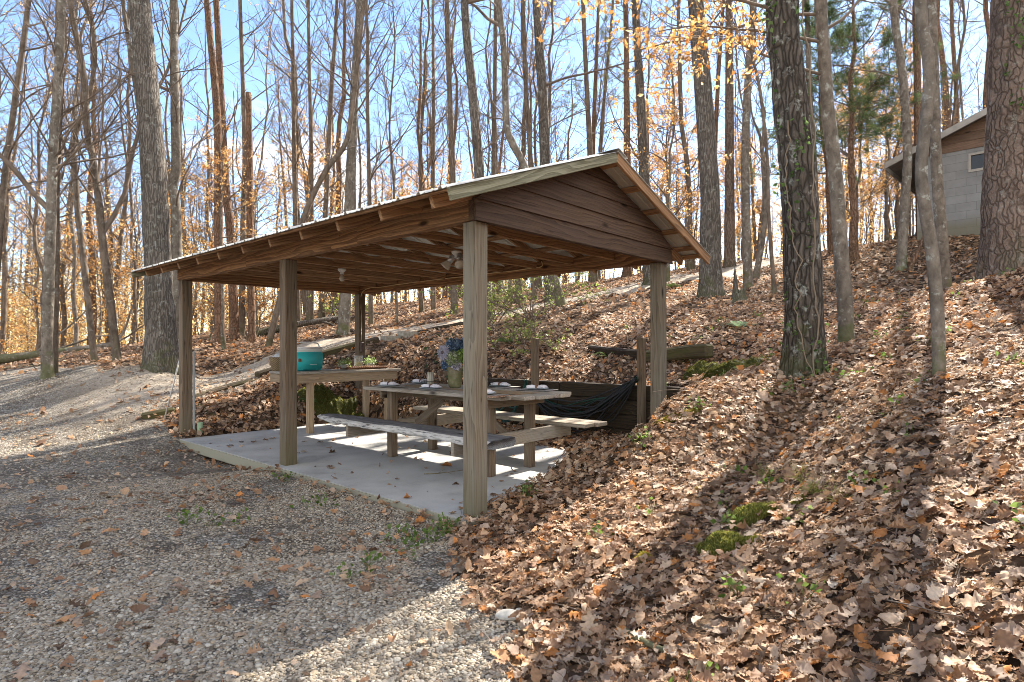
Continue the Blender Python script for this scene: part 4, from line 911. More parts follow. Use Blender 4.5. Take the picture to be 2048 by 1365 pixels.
# distant mass of trees all round
def distant_woods():
    g = np.random.default_rng(9); acc = Acc(); n = 620
    a = np.radians(g.uniform(-72, 78, n)); r = 44 + 80 * g.uniform(0, 1, n) ** .8; X = r * np.sin(a); Y = r * np.cos(a); Z = height(X, Y, False)
    ht = g.uniform(13, 21, n); k = 8; t = np.linspace(0, 1, k); P = np.empty((n, k, 3))
    P[..., 0] = X[:, None] + np.cumsum(g.normal(0, .2, (n, k)), 1); P[..., 1] = Y[:, None]; P[..., 2] = Z[:, None] - .3 + ht[:, None] * t
    acc.add(*tubes(P, g.uniform(.08, .2, (n, 1)) * (1.05 - .85 * t)[None], 5), (.5,) * 3, 0)
    s, d, par, tt = children(P, 26, g, .2, (30, 65)); P1 = grow(s, d, g.uniform(1.2, 3., len(s)), 5, .16, .08, g); acc.add(*tubes(P1, np.full((len(s), 1), .025) * np.linspace(1, .3, 5)[None], 3), (.5,) * 3, 1)
    s, d, par, tt = children(P1, 3, g, .2, (30, 65)); P2 = grow(s, d, g.uniform(.5, 1.2, len(s)), 4, .16, .05, g); acc.add(*tubes(P2, np.full((len(s), 1), .010) * np.linspace(1, .4, 4)[None], 3), (.5,) * 3, 1)
    m = 2300; a = np.radians(np.where(g.uniform(0, 1, m) < .3, g.uniform(-55, -14, m), g.uniform(-70, 76, m))); r = 27 + 62 * g.uniform(0, 1, m); C = np.c_[r * np.sin(a), r * np.cos(a), np.zeros(m)]; C[:, 2] = height(C[:, 0], C[:, 1], False)
    top = g.uniform(2.5, 7.5, m) + np.clip(-C[:, 0] / 10, 0, 5); q = 130; cc = np.repeat(C, q, 0); h = g.uniform(.1, 1, m * q); cc[:, 2] += h * np.repeat(top, q); w_ = (np.repeat(top, q) * .28 * (1.05 - h) + .3)[:, None]
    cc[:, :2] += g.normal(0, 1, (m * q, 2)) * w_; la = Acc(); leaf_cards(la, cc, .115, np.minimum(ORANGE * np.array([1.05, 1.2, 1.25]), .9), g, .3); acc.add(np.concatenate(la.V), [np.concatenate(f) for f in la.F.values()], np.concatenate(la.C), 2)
    m = 130; a = np.radians(g.uniform(-70, 76, m)); r = 44 + 60 * g.uniform(0, 1, m); cc = np.repeat(np.c_[r * np.sin(a), r * np.cos(a), height(r * np.sin(a), r * np.cos(a), False) + g.uniform(10, 19, m)], 60, 0)
    cc += g.normal(0, 1, cc.shape) * [1.6, 1.6, 1.3]; la = Acc(); needle_tufts(la, cc, .5, np.vstack([PINEG, GREENY]), g, 5); acc.add(np.concatenate(la.V), [np.concatenate(f) for f in la.F.values()], np.concatenate(la.C), 2)
    o = acc.build('distant_woods', [BK['brown'], TWIG, LEAF_T], None, True, True); tag(o, 'distant leafless wood with orange understorey beyond the crest', kind='stuff')
distant_woods()
# ---------------------------------------------------------------- fallen leaves, gravel, twigs, weeds, moss
def leaf_tpl(kind, n, m, g):
    """one leaf: n stations along the midrib, m quads on each side; length 1"""
    s = np.linspace(0, 1, n)
    if kind == 'oak': w = .34 * np.sin(np.pi * np.clip(s * .96 + .02, 0, 1)) ** .55 * (.66 + .42 * np.cos(2 * np.pi * (s * 3.6 + g.uniform(0, .3))))
    elif kind == 'maple': w = np.interp(s, [0, .12, .25, .34, .45, .58, .7, .82, 1], [.03, .30, .22, .50, .26, .40, .16, .14, .0])
    elif kind == 'long': w = .17 * np.sin(np.pi * s ** .9) ** .8
    else: w = .29 * np.sin(np.pi * np.clip(s ** .85, 0, 1)) ** .85
    w = np.maximum(w, .012) * g.uniform(.85, 1.15)
    c = np.linspace(-1, 1, 2 * m + 1); wl = w * (1 + g.normal(0, .10, n)); wr = w * (1 + g.normal(0, .10, n))
    x = np.where(c[None] < 0, c[None] * wl[:, None], c[None] * wr[:, None]); y = np.repeat(s[:, None] - .5, len(c), 1)
    fold = g.uniform(-.15, .5); curl = g.uniform(-.6, 1.1); z = np.abs(x) * fold + curl * x ** 2 * 1.2 + .05 * g.normal(0, 1, x.shape) * (np.abs(c)[None])
    bend = g.uniform(-.9, 1.5); ang = y * bend; yy = np.where(abs(bend) > .05, np.sin(ang) / bend, y); zz = np.where(abs(bend) > .05, (1 - np.cos(ang)) / bend, 0)
    yy2 = yy - z * np.sin(ang); zz2 = zz + z * np.cos(ang); tw = g.normal(0, .35) * y; xx = x * np.cos(tw) - zz2 * np.sin(tw) * .5; zz3 = zz2 + x * np.sin(tw)
    V = np.stack([xx, yy2, zz3 - zz3.min() * .6 - .02], -1).reshape(-1, 3); k = len(c); i = np.arange(n - 1)[:, None] * k + np.arange(k - 1)[None]
    return V, np.stack([i, i + 1, i + k + 1, i + k], -1).reshape(-1, 4)
gl = np.random.default_rng(31)
KINDS_ = ['oak', 'oak', 'oval', 'oval', 'maple', 'long', 'oak', 'oval']
T_HI = [leaf_tpl(KINDS_[i % 8], 15, 2, gl) for i in range(24)]
T_MID = [leaf_tpl(KINDS_[i % 8], 8, 1, gl) for i in range(16)]
T_LO = [leaf_tpl(['oval', 'long', 'maple'][i % 3], 4, 1, gl) for i in range(8)]
LITTER0 = np.array([(.52, .36, .24), (.42, .27, .17), (.32, .19, .115), (.60, .45, .32), (.48, .37, .29), (.62, .50, .39), (.23, .14, .09), (.54, .24, .08), (.40, .30, .235), (.66, .57, .48), (.48, .28, .15), (.16, .105, .07)])
_lum = LITTER0.mean(1, keepdims=True); _k = np.where(np.arange(12) == 7, .0, .05)[:, None]; LITTER = (LITTER0 * (1 - _k) + _lum * _k) * [1.02, .965, .90]
LPROB = np.array([14, 14, 13, 8, 9, 4, 11, 5, 8, 2, 11, 9], float); LPROB /= LPROB.sum()
def scatter(acc, tpls, pos, nrm, size, tilt, col, g, squash=1.):
    n = len(pos); yaw = g.uniform(0, 2 * np.pi, n); N = unit(nrm + g.normal(0, 1, (n, 3)) * np.reshape(tilt, (-1, 1)))
    t = np.c_[np.cos(yaw), np.sin(yaw), np.zeros(n)]; Xa = unit(t - (t * N).sum(-1, keepdims=True) * N); Ya = np.cross(N, Xa)
    flip = np.where(g.uniform(0, 1, n) < .35, -1., 1.)[:, None]; ids = g.integers(0, len(tpls), n)
    for k, (TV, TF) in enumerate(tpls):
        q = np.where(ids == k)[0]
        if not len(q): continue
        S = size[q][:, None, None]
        V = pos[q][:, None] + S * (TV[None, :, 0:1] * Xa[q][:, None] + TV[None, :, 1:2] * Ya[q][:, None] + TV[None, :, 2:3] * (N[q] * flip[q])[:, None] * squash)
        acc.add(V.reshape(-1, 3), (np.arange(len(q))[:, None, None] * len(TV) + TF[None]).reshape(-1, TF.shape[1]), np.repeat(col[q], len(TV), 0))
def ring(n, r0, r1, a0, a1, g):
    r = np.sqrt(g.uniform(r0 * r0, r1 * r1, n)); a = np.radians(g.uniform(a0, a1, n)); return r * np.sin(a), r * np.cos(a)
def on_slab(X, Y):
    u, v = UV(X, Y); return (u > .0) & (u < 5.92) & (v > -.10) & (v < 2.96)
def in_box(X, Y):           # the retaining wall timbers
    u, v = UV(X, Y); return (v > WALLV - .16) & (v < WALLV + .02) & (u > -.9) & (u < 4.0)
MOSS_AT = [((x - CX) / F * Y, Y, r_) for x, Y, r_ in ((1437, 3.25, .13), (1497, 3.5, .14), (1500, 3.25, .06), (1287, 3.35, .06), (1465, 7.2, .34), (1400, 7.9, .22))]
def litter_density(X, Y):
    u, v = UV(X, Y); G = gravel_mask(X, Y); n = vnoise(np.stack([X * 1.1, Y * 1.1], -1), 51)
    d = 1 - .965 * G; rd = sst(1.6, .4, road_dist(u, v)) * (v > 0); d = d + .10 * G * (v > -.3) + .13 * G * np.clip(n, 0, 1)
    d = np.where(on_slab(X, Y), np.where((u < .48 - .12 * np.abs(n)) & (u < .1 + .16 * np.clip(v, .0, 3)), .9, .012) + .8 * sst(2.85, 2.98, v + .06 * n), d)
    d = np.where((rd > .2) & (v > .3) & (G > .5), .035 + .10 * np.clip(n, 0, 1), d)
    for mx, my, mr in MOSS_AT: d = np.where((X - mx) ** 2 + (Y - my) ** 2 < mr * mr, d * .06, d)
    return np.clip(np.where(in_box(X, Y), 0, d), 0, 1)
acc = Acc()
for n, r0, r1, tp, sz, tl, lift, a1 in ((20000, .5, 3.4, T_HI, (.028, .098), .27, .062, 118), (31000, 3.4, 6.5, T_HI, (.028, .100), .29, .065, 72), (48000, 6.5, 12, T_MID, (.042, .115), .34, .05, 60), (52000, 12, 24, T_MID, (.075, .14), .42, .04, 58), (90000, 24, 60, T_LO, (.15, .28), .4, .05, 58)):
    X, Y = ring(n, r0, r1, -56, a1, gl); keep = gl.uniform(0, 1, n) < litter_density(X, Y); X = X[keep]; Y = Y[keep]; n = len(X)
    Z = height(X, Y); N = normal(X, Y); pos = np.c_[X, Y, Z + .004 + lift * gl.uniform(0, 1, n) ** 2]
    u, v = UV(X, Y); pos[:, 2] = np.where(on_slab(X, Y), np.maximum(pos[:, 2], .008), pos[:, 2])
    size = (sz[0] + (sz[1] - sz[0]) * gl.uniform(0, 1, n) ** 1.3) * np.where(gl.uniform(0, 1, n) < .05, 1.5, 1.)
    patch = vnoise(np.stack([X * .5, Y * .5], -1), 61)[:, None]
    col = LITTER[gl.choice(len(LITTER), n, p=LPROB)] * gl.uniform(.75, 1.2, (n, 1)) * (1 + .18 * patch * np.array([1, .8, .6]))
    scatter(acc, tp, pos, N, size, np.full(n, tl), col, gl)
LEAF_G = leafmat('fallen_leaf', .28, .62, 1.25, .3)
o = acc.build('leaf_litter', LEAF_G, None, True, True); tag(o, 'brown fallen leaves covering the bank and wood floor', kind='stuff')

# gravel stones
def pebble(g, sub):
    bm = bmesh.new(); bmesh.ops.create_icosphere(bm, subdivisions=sub, radius=.5); V = np.array([v.co for v in bm.verts]); Fc = np.array([[v.index for v in f.verts] for f in bm.faces]); bm.free()
    V = V * (1 + .30 * fbm(V * 2.2 + g.uniform(0, 50), 2, 5))[:, None] * g.uniform(.7, 1.2, 3) * [1, 1, .62]
    return V, Fc
P_HI = [pebble(gl, 2) for _ in range(8)]; P_LO = [pebble(gl, 1) for _ in range(8)]
STONE = np.array([.90, .90, .89]) * np.array([(.35, .295, .23), (.26, .215, .16), (.43, .375, .30), (.17, .135, .10), (.38, .30, .21), (.52, .475, .40), (.31, .275, .225), (.39, .34, .275)])
acc = Acc()
for n, r0, r1, tp, sz in ((95000, 1.5, 4.2, P_HI, (.0075, .022)), (85000, 4.2, 7.5, P_LO, (.010, .025)), (40000, 7.5, 14, P_LO, (.018, .034))):
    X, Y = ring(n, r0, r1, -58, 22 if r1 < 7 else 6, gl); keep = (gl.uniform(0, 1, n) < gravel_mask(X, Y) ** 2) & ~on_slab(X, Y) & (vnoise(np.stack([X * 2.1, Y * 2.1], -1), 71) + .35 * vnoise(np.stack([X * 9, Y * 9], -1), 72) < gl.uniform(.05, .75, n)); X = X[keep]; Y = Y[keep]; n = len(X)
    pos = np.c_[X, Y, height(X, Y) + .002 * gl.uniform(-1, 1, n)]; size = gl.uniform(sz[0], sz[1], n) * np.where(gl.uniform(0, 1, n) < .05, 1.6, 1)
    col = STONE[gl.integers(0, len(STONE), n)] * gl.uniform(.8, 1.15, (n, 1))
    scatter(acc, tp, pos, np.tile([[0, 0, 1.]], (n, 1)), size, np.full(n, .25), col, gl)
def mat_stone():
    m, nt, out = newmat('gravel_stone'); c = nd(nt, 'Attribute', attribute_name='col').outputs['Color']
    n = nd(nt, 'TexNoise', {'Vector': nd(nt, 'TexCoord').outputs['Object'], 'Scale': 140., 'Detail': 4.}).outputs['Fac']
    c = nd(nt, 'MixRGB', {'Fac': .5, 'Color1': c, 'Color2': ramp(nt, n, [(.3, g3(.55)), (.7, g3(1.2))])}, blend_type='MULTIPLY').outputs[0]
    b = nd(nt, 'BsdfPrincipled', {'Base Color': c, 'Roughness': .75, 'Specular IOR Level': .3}); nt.links.new(b.outputs[0], out.inputs[0]); return m
o = acc.build('gravel', mat_stone(), None, False, True); tag(o, 'loose grey gravel stones on the parking area', kind='stuff')

# pine straw and small twigs
acc = Acc(); n = 15000; X, Y = ring(n, 1.2, 8.5, -52, 54, gl); k = (gl.uniform(0, 1, n) < np.where(gravel_mask(X, Y) > .5, .30 * (vnoise(np.stack([X * 2.1, Y * 2.1], -1), 71) > -.1), .9)) & ~on_slab(X, Y); X, Y = X[k], Y[k]; n = len(X)
a = gl.uniform(0, 6.28, n); ln = gl.uniform(.04, .13, n); S = np.c_[X, Y, height(X, Y) + gl.uniform(.004, .04, n)]; d = np.c_[np.cos(a), np.sin(a), gl.normal(0, .25, n)]
P = np.stack([S, S + d * (ln * .5)[:, None] + gl.normal(0, .005, (n, 3)), S + d * ln[:, None]], 1); acc.add(*tubes(P, np.full((n, 3), .0009), 3), (.30, .17, .09))
n = 900; X, Y = ring(n, 1.3, 12, -20, 54, gl); k = (gravel_mask(X, Y) < .5) & ~on_slab(X, Y) & ~in_box(X, Y); X, Y = X[k], Y[k]; n = len(X); Nn = normal(X, Y); a = gl.uniform(0, 6.28, n); t = np.c_[np.cos(a), np.sin(a), np.zeros(n)]; t = unit(t - (t * Nn).sum(-1, keepdims=True) * Nn)
ln = gl.uniform(.12, .6, n); S = np.c_[X, Y, height(X, Y) + .025]; P = grow(S, t, ln, 6, .10, 0, gl); acc.add(*tubes(P, (gl.uniform(.0015, .005, n)[:, None]) * np.linspace(1, .4, 6)[None], 4), (.19, .145, .11))
M_STRAW, nt_, out_ = newmat('straw_and_twigs'); nt_.links.new(nd(nt_, 'BsdfPrincipled', {'Base Color': nd(nt_, 'Attribute', attribute_name='col').outputs['Color'], 'Roughness': .8}).outputs[0], out_.inputs[0])
o = acc.build('pine_straw', M_STRAW, None, True, True); tag(o, 'pine straw and small twigs lying among the leaves', kind='stuff')

# small green weeds on the bank and along the slab
acc = Acc(); sp = []
for n, r0, r1, a0, a1 in ((22, 1.8, 5, 8, 50), (45, 5, 11, 10, 48)):
    X, Y = ring(n, r0, r1, a0, a1, gl); sp += list(zip(X, Y))
for (x, y, Y) in [(820,1075,4.0),(860,1060,4.15),(800,1060,4.2),(890,1050,4.3),(905,1042,4.4),(720,1110,3.7),(640,1000,5.1),(580,960,5.9),(455,1040,4.6),(370,1050,4.6),(1035,955,4.9),(1060,965,4.95),(1075,940,5.1),(1235,850,5.9),(1290,890,5.3),(1400,820,5.5),(1330,770,6.3),(1350,760,6.4),(1450,740,6.9),(1620,760,5.9),(1690,740,5.6),(1560,780,5.6)]:
    for _ in range(3): sp.append((P3(x, y, Y)[0] + gl.normal(0, .06), Y + gl.normal(0, .06)))
for X, Y in sp:
    if on_slab(np.array([X]), np.array([Y]))[0]: continue
    z = hz(X, Y); m = int(gl.integers(5, 16)); h = gl.uniform(.02, .11, m); C = np.c_[X + gl.normal(0, .045, m), Y + gl.normal(0, .045, m), z + h]; leaf_cards(acc, C, .038, YGREEN * np.array([.5, .62, .55]), gl, .1, .75)
    q = min(m, 4); P = np.stack([np.tile([[X, Y, z]], (q, 1)), C[:q]], 1); acc.add(*tubes(P, np.full((q, 2), .0015), 3), (.15, .2, .06))
o = acc.build('weeds', LEAF_T, None, False, True); tag(o, 'small green weeds sprouting through the leaves', kind='stuff')

# moss cushions
def moss(x, y, Y, rx, ry, hgt, label, pal, seed, n=2600):
    g = np.random.default_rng(seed); X = (x - CX) / F * Y; z0 = hz(X, Y); th_ = np.linspace(0, 2 * np.pi, 40, endpoint=False); V = []; k = 10
    def surf(a, r):
        px = rx * r * np.cos(a) * (1 + .22 * np.sin(a * 3 + seed)); py = ry * r * np.sin(a); hgt_ = hgt * np.sqrt(np.clip(1 - r ** 2, 0, 1)) * (1 + .4 * fbm(np.c_[px.ravel() * 14, py.ravel() * 14], 2, seed).reshape(px.shape))
        return np.stack([px, py, height(X + px, Y + py) - z0 + hgt_ - .012], -1)
    rr = np.linspace(0.02, 1, k); A_, R_ = np.meshgrid(th_, rr); S = surf(A_, R_).reshape(-1, 3); i = np.arange(k - 1)[:, None] * 40; j = np.arange(40)[None]; Q = np.stack([i + j, i + (j + 1) % 40, i + 40 + (j + 1) % 40, i + 40 + j], -1).reshape(-1, 4)
    acc = Acc(); acc.add(S, [Q, np.arange(40)[None]], pal[0] * .6); a = g.uniform(0, 2 * np.pi, n); r = np.sqrt(g.uniform(0, 1, n)); C = surf(a, r); d = unit(np.c_[g.normal(0, .5, (n, 2)), np.ones(n)]); s = unit(np.cross(d, g.normal(0, 1, (n, 3)))); l = g.uniform(.008, .024, n)[:, None]
    acc.add(np.stack([C - s * .0035, C + s * .0035, C + d * l], 1).reshape(-1, 3), np.arange(3 * n).reshape(-1, 3), np.repeat(pal[g.integers(0, len(pal), n)] * g.uniform(.7, 1.3, (n, 1)), 3, 0))
    o = acc.build('moss_cushion', LEAF_T, None, True, True, loc=(X, Y, z0)); tag(o, label, 'moss'); return o
MG = 1.4 * np.array([(.14, .15, .03), (.20, .20, .045), (.09, .11, .025), (.26, .24, .07)]); MY = np.array([(.36, .30, .05), (.28, .26, .05), (.42, .33, .08)])
moss(1437, 1058, 3.25, .125, .10, .085, 'dark green moss cushion on the leafy bank, left one of a pair', MG, 1)
moss(1497, 1010, 3.5, .14, .085, .08, 'dark green moss cushion on the bank, upper right one of a pair', MG, 2)
moss(1500, 1060, 3.25, .05, .06, .035, 'small green moss tuft below the moss pair', MG, 3, 1200)
moss(1287, 1106, 3.35, .05, .045, .03, 'bright yellow moss tuft among leaves near the gravel', MY, 4, 1200)
moss(1600, 992, 3.45, .05, .03, .03, 'small moss tuft beside a grass tuft on the bank', MG, 5, 900)
moss(1398, 965, 4.15, .06, .035, .03, 'yellowish moss tuft higher on the bank', MY * .9, 6, 1200)
moss(1352, 838, 5.45, .22, .06, .03, 'yellow green moss strip along the bank edge by the rear right post', MY * .8, 7, 2600)
moss(1465, 722, 7.2, .40, .22, .12, 'large dark moss bank left of the big oak', MG * .75, 8, 5000)
moss(1400, 712, 7.9, .26, .15, .14, 'dark moss patch under the end of the terrace timber', MG * .8, 9, 3000)
moss(655, 785, 10.3, .45, .22, .22, 'mossy mound behind the serving counter legs', MG * .9, 10, 6000)
moss(712, 772, 10.4, .25, .2, .18, 'smaller mossy mound behind the far post', MG * .9, 11, 4000)
# ---------------------------------------------------------------- walls, timbers, posts, hoses
rw = root('retaining_wall', 0, 0, 0, 'dark timber retaining wall behind the picnic table', 'retaining wall')
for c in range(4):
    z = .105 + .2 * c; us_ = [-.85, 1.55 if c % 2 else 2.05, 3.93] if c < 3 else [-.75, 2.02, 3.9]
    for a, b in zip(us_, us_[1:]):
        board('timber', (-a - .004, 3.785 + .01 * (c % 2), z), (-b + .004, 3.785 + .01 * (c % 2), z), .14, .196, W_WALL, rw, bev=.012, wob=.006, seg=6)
def hpost(x, top, v, label, w_=.09, mat=None):
    u, z = on_v(x, top, v); X, Y = XY(u, v); o = empty('garden_post', (X, Y, 0), -TH, label, 'post')
    board('post_shaft', (0, 0, -.05), (0, 0, z), w_, w_, mat or W_POSTD, o, (0, 1, 0), bev=.006, wob=.003, seg=4); return u, z
hp1 = hpost(1283, 676, 3.66, 'wooden post hung with dark hoses beside the rear right shelter post')
hp2 = hpost(1070, 677, 3.66, 'lone mossy post standing against the retaining wall above the table')
hp3 = hpost(895, 728, 3.66, 'short post against the retaining wall behind the flower vase')
def hose(name, col, path, label, r=.011):
    pts = [(-u, v, z) for u, v, z in path]; o = root('garden_hose', 0, 0, 0, label, 'hose', 'garden hoses looped on the posts')
    tube_obj('hose_coil', smooth_path(pts, 220), r, simple(name, col, .45), o, 6)
def swags(n, u0, u1, ztop, sag, v, s):
    g = np.random.default_rng(s); out = []
    for k in range(n):
        a, b = (u0, u1) if k % 2 == 0 else (u1, u0); zt = ztop + g.uniform(-.04, .04); sg = sag[0] + (sag[1] - sag[0]) * g.uniform()
        for t in np.linspace(0.03, .97, 7): out.append((a + (b - a) * t, v - .02 - .03 * math.sin(t * 9 + k) - .012 * k * math.sin(math.pi * t), zt - .10 * t - (.16 * t if k % 2 == 0 else .16 * (1 - t)) - sg * (1 - (2 * t - 1) ** 2) * (.8 + .4 * g.uniform()) + (.0 if k % 2 == 0 else .1 * (2 * t - 1))))
        out.append((b, v - .09 + .02 * (k % 3), zt + .0 - (.22 if k % 2 == 0 else 0)))
    return out
U1 = hp1[0]; 
hose('green_hose_rubber', (.008, .045, .028), swags(3, U1, U1 + 1.9, .93, (.22, .5), 3.62, 3), 'dark green hose swagged from the post beside the rear right shelter post')
hose('black_hose_rubber', (.012, .013, .016), swags(15, U1 + .02, U1 + 1.8, .91, (.15, .78), 3.60, 4), 'black hose hanging lowest below the dark green hose')
hose('teal_hose_rubber', (.012, .06, .055), swags(4, U1 + 1.9, U1 + 2.7, .78, (.3, .55), 3.62, 5), 'teal hose loops hanging under the far end of the table')
# edging timbers and concrete blocks along the track
def timber(p, q, w_, h_, mat, label, name='edging_timber', sink=.4, up=(0, 0, 1)):
    a = P3(*p); b = P3(*q); m = (a + b) / 2; o = empty(name, tuple(m), 0, label, 'timber')
    board('beam_log', a - m, b - m, w_, h_, mat, o, up, bev=.03, wob=.025, seg=14)
timber((283,838,9.05),(352,824,9.3), .15, .15, W_OLD, 'short mossy edging timber on the gravel left of the end post')
timber((386,806,9.75),(516,764,10.7), .2, .2, W_OLD, 'long mossy edging timber climbing right of the end post')
timber((514,757,10.75),(628,721,11.45), .2, .2, W_OLD, 'mossy edging timber behind the turquoise cooler')
timber((630,719,11.5),(756,681,12.25), .2, .22, W_OLD, 'mossy edging timber crossing behind the far post')
timber((836,671,12.95),(926,651,13.9), .18, .2, W_WALL, 'dark edging timber just left of the near post')
timber((930,652,14.),(1008,634,14.9), .14, .14, W_OLD, 'thin edging timber right behind the near post under the shrub')
timber((1182,700,10.3),(1290,716,9.2), .16, .2, W_WALL, 'dark terrace timber behind the hose post', 'terrace_timber')
timber((1292,714,9.2),(1422,704,8.3), .2, .2, W_OLD, 'split grey terrace timber right of the rear shelter post', 'terrace_timber')
timber((393,813,9.5),(432,838,9.15), .07, .14, W_OLD, 'short loose board propped against the edging timber by the end post', 'loose_board')
def block(x, y, Y, label):
    X = (x - CX) / F * Y; o = empty('concrete_block', (X, Y, HC - (y - CY) / F * Y), R(51), label, 'block', 'concrete blocks edging the track'); bm = bmesh.new()
    for (cx_, cy_, sx_, sy_) in ((0, .085, .40, .03), (0, -.085, .40, .03), (-.185, 0, .03, .14), (0, 0, .03, .14), (.185, 0, .03, .14)):
        r_ = bmesh.ops.create_cube(bm, size=1, matrix=Matrix.Translation((cx_, cy_, 0)) @ Matrix.Diagonal((sx_, sy_, .19, 1)))
    bm_obj('block_shell', bm, simple('mossy_concrete_block', (.36, .34, .29), .9, 0, .3, 20, .3), o)
block(782, 681, 12.45, 'hollow concrete block next to the mossy timber behind the far post'); block(815, 672, 12.75, 'second hollow concrete block, nearer the dark timber by the near post')
# leaning pole, conduit
p0 = P3(322, 866, 8.95); p1 = P3(358.5, 722, 8.75); o = tube_obj('leaning_pole', [p0, (p0 + p1) / 2, p1], .011, simple('pale_metal_pole', (.62, .60, .57), .4, .2)); tag(o, 'thin pale pole leaning against the end post', 'pole')
B('conduit', (L - .155, .155, 0), (L - .155, .155, 1.25), .03, .03, simple('grey_conduit', (.35, .37, .37), .5), up=(0, 1, 0))
o = bm_obj('drain_pipe', lathe([(.04, 0), (.04, .2), (.03, .2), (.03, .0)], 16), simple('pale_green_pipe', (.35, .50, .33), .5), loc=(*XY(L - .18, .23), 0)); tag(o, 'short pale green pipe stub at the foot of the end post', 'pipe')
# stump, dead wood
def stump(x, y, Y, r, h, label, seed):
    g = np.random.default_rng(seed); X = (x - CX) / F * Y; o = empty('broken_stump', (X, Y, hz(X, Y)), 0, label, 'stump'); s = 22; k = 9; a = np.arange(s) * 2 * np.pi / s
    hh = h * (.45 + .55 * np.clip(np.cos(a - 2.6), 0, 1) ** 2 + .12 * g.normal(0, 1, s)); V = []
    for i in range(k):
        t = i / (k - 1); rr = r * (1 + .7 * math.exp(-t * 5)) * (1 - .25 * t) * (1 + .10 * fbm(np.c_[np.cos(a) * 2, np.sin(a) * 2 + i * .2], 2, seed)); V.append(np.c_[np.cos(a) * rr, np.sin(a) * rr, hh * t - .06])
    V.append(np.c_[np.cos(a) * r * .3, np.sin(a) * r * .3, hh * .45]); V = np.concatenate(V); i = np.arange(k)[:, None] * s; j = np.arange(s)[None]; Q = np.stack([i + j, i + (j + 1) % s, i + s + (j + 1) % s, i + s + j], -1).reshape(-1, 4)
    fast_mesh('stump_wood', V, [Q, (np.arange(s) + k * s)[None]], BK['grey'], o)
stump(1480, 610, 12.2, .14, .62, 'jagged broken grey stump in front of the mossy footed tree', 3)
def deadlimb(pts, r, label, name='fallen_branch', mat='smooth', kids=6, seed=0):
    g = np.random.default_rng(seed + 500); P = np.array([P3(*p) for p in pts]); b = P[0].copy(); P = smooth_path(P - b, 16); o = empty(name, tuple(b), 0, label, 'branch'); acc = Acc()
    acc.add(*tubes(P[None], (r * np.linspace(1, .55, 16))[None], 9))
    if kids:
        s, d, par, t = children(P[None], kids, g, .25, (30, 60)); P2 = grow(s, d, np.full(kids, r * 14), 6, .15, .03, g); acc.add(*tubes(P2, np.full((kids, 1), r * .3) * np.linspace(1, .4, 6)[None], 5))
    acc.build('wood', BK[mat], o)
deadlimb([(1818,543,13.),(1835,505,13.),(1852,462,13.)], .05, 'reddish broken branch leaning against the tree beside the shed', 'leaning_branch', 'redpine', 0)
deadlimb([(1908,592,9.8),(1940,602,9.6),(1968,606,9.5)], .03, 'grey fallen branch on the slope by the big right pine', seed=1)
deadlimb([(1248,1262,2.62),(1300,1290,2.5),(1345,1308,2.42),(1398,1335,2.3)], .016, 'lichen grey stick lying in the foreground leaves', seed=2, kids=3)
deadlimb([(-30,722,15.),(60,712,15.5),(150,700,16.),(240,690,16.5)], .13, 'long fallen log on the ground at the far left', 'fallen_log', 'smooth', 9, 3)
deadlimb([(0,742,13.5),(45,735,13.6),(85,745,13.)], .05, 'pale crooked fallen limb at the far left edge', seed=4, kids=8)
deadlimb([(500,672,17.5),(580,652,18.),(690,634,19.)], .13, 'fallen log lying behind the reddish twin pines', 'fallen_log', 'grey', 5, 5)
deadlimb([(975,608,22.),(1040,600,22.),(1110,588,22.)], .09, 'fallen log on the crest behind the shrub', 'fallen_log', 'brown', 5, 6)
deadlimb([(848,948,5.75),(878,947,5.8),(930,940,5.9)], .006, 'thin dark twig lying on the concrete slab', 'fallen_twig', 'brown', 3, 7)
deadlimb([(1660,755,6.0),(1700,765,5.9),(1745,790,5.4)], .018, 'grey fallen stick right of the big oak foot', seed=8, kids=4)
X, Y = at_z(1015, 1216, .0)[:2]; bm = bmesh.new(); bmesh.ops.create_icosphere(bm, subdivisions=3, radius=.047)
for v_ in bm.verts: v_.co *= 1 + .25 * float(fbm(np.array(v_.co) * 14, 2, 3)); v_.co.z *= .5; v_.co.x *= 1.3
o = bm_obj('rock', bm, simple('pale_quartz_rock', (.42, .40, .36), .85, 0, .25, 30, .4), loc=(X, Y, hz(X, Y) + .015)); tag(o, 'pale whitish rock at the edge of the leaves and gravel', 'rock')
# dry leaves on the slab, each its own small thing
gq = np.random.default_rng(8)
for k, (x, y, lb) in enumerate([(612,884,'curled dark leaf on the slab, rear one of two near the middle post'),(640,886,'flat dark leaf on the slab right of the curled pair'),(664,906,'wide crumpled dead leaf on the middle of the slab'),(740,846,'brown leaf cluster on the slab beside the counter leg'),(843,919,'small dead leaf on the slab near the front table leg'),(660,934,'tiny dark leaf near the front edge of the slab'),(482,885,'brown leaf on the slab near its far left edge'),(507,885,'larger brown leaf near the far left edge of the slab'),(690,851,'pale dead leaf at the left end of the crossbeam')]):
    TV, TF = T_HI[k * 2 % 24]; s = .07 + .03 * gq.uniform(); a = gq.uniform(0, 6.28); V = TV * s; V = np.c_[V[:, 0] * math.cos(a) - V[:, 1] * math.sin(a), V[:, 0] * math.sin(a) + V[:, 1] * math.cos(a), V[:, 2]]; V[:, 2] -= V[:, 2].min() - .002
    p = at_z(x, y, 0); o = fast_mesh('dead_leaf', V, TF, LEAF_G, None, True, np.tile(LITTER[[5, 6, 11, 2][k % 4]] * .8, (len(V), 1)), loc=tuple(p)); tag(o, lb, 'leaf', 'dead leaves on the slab')

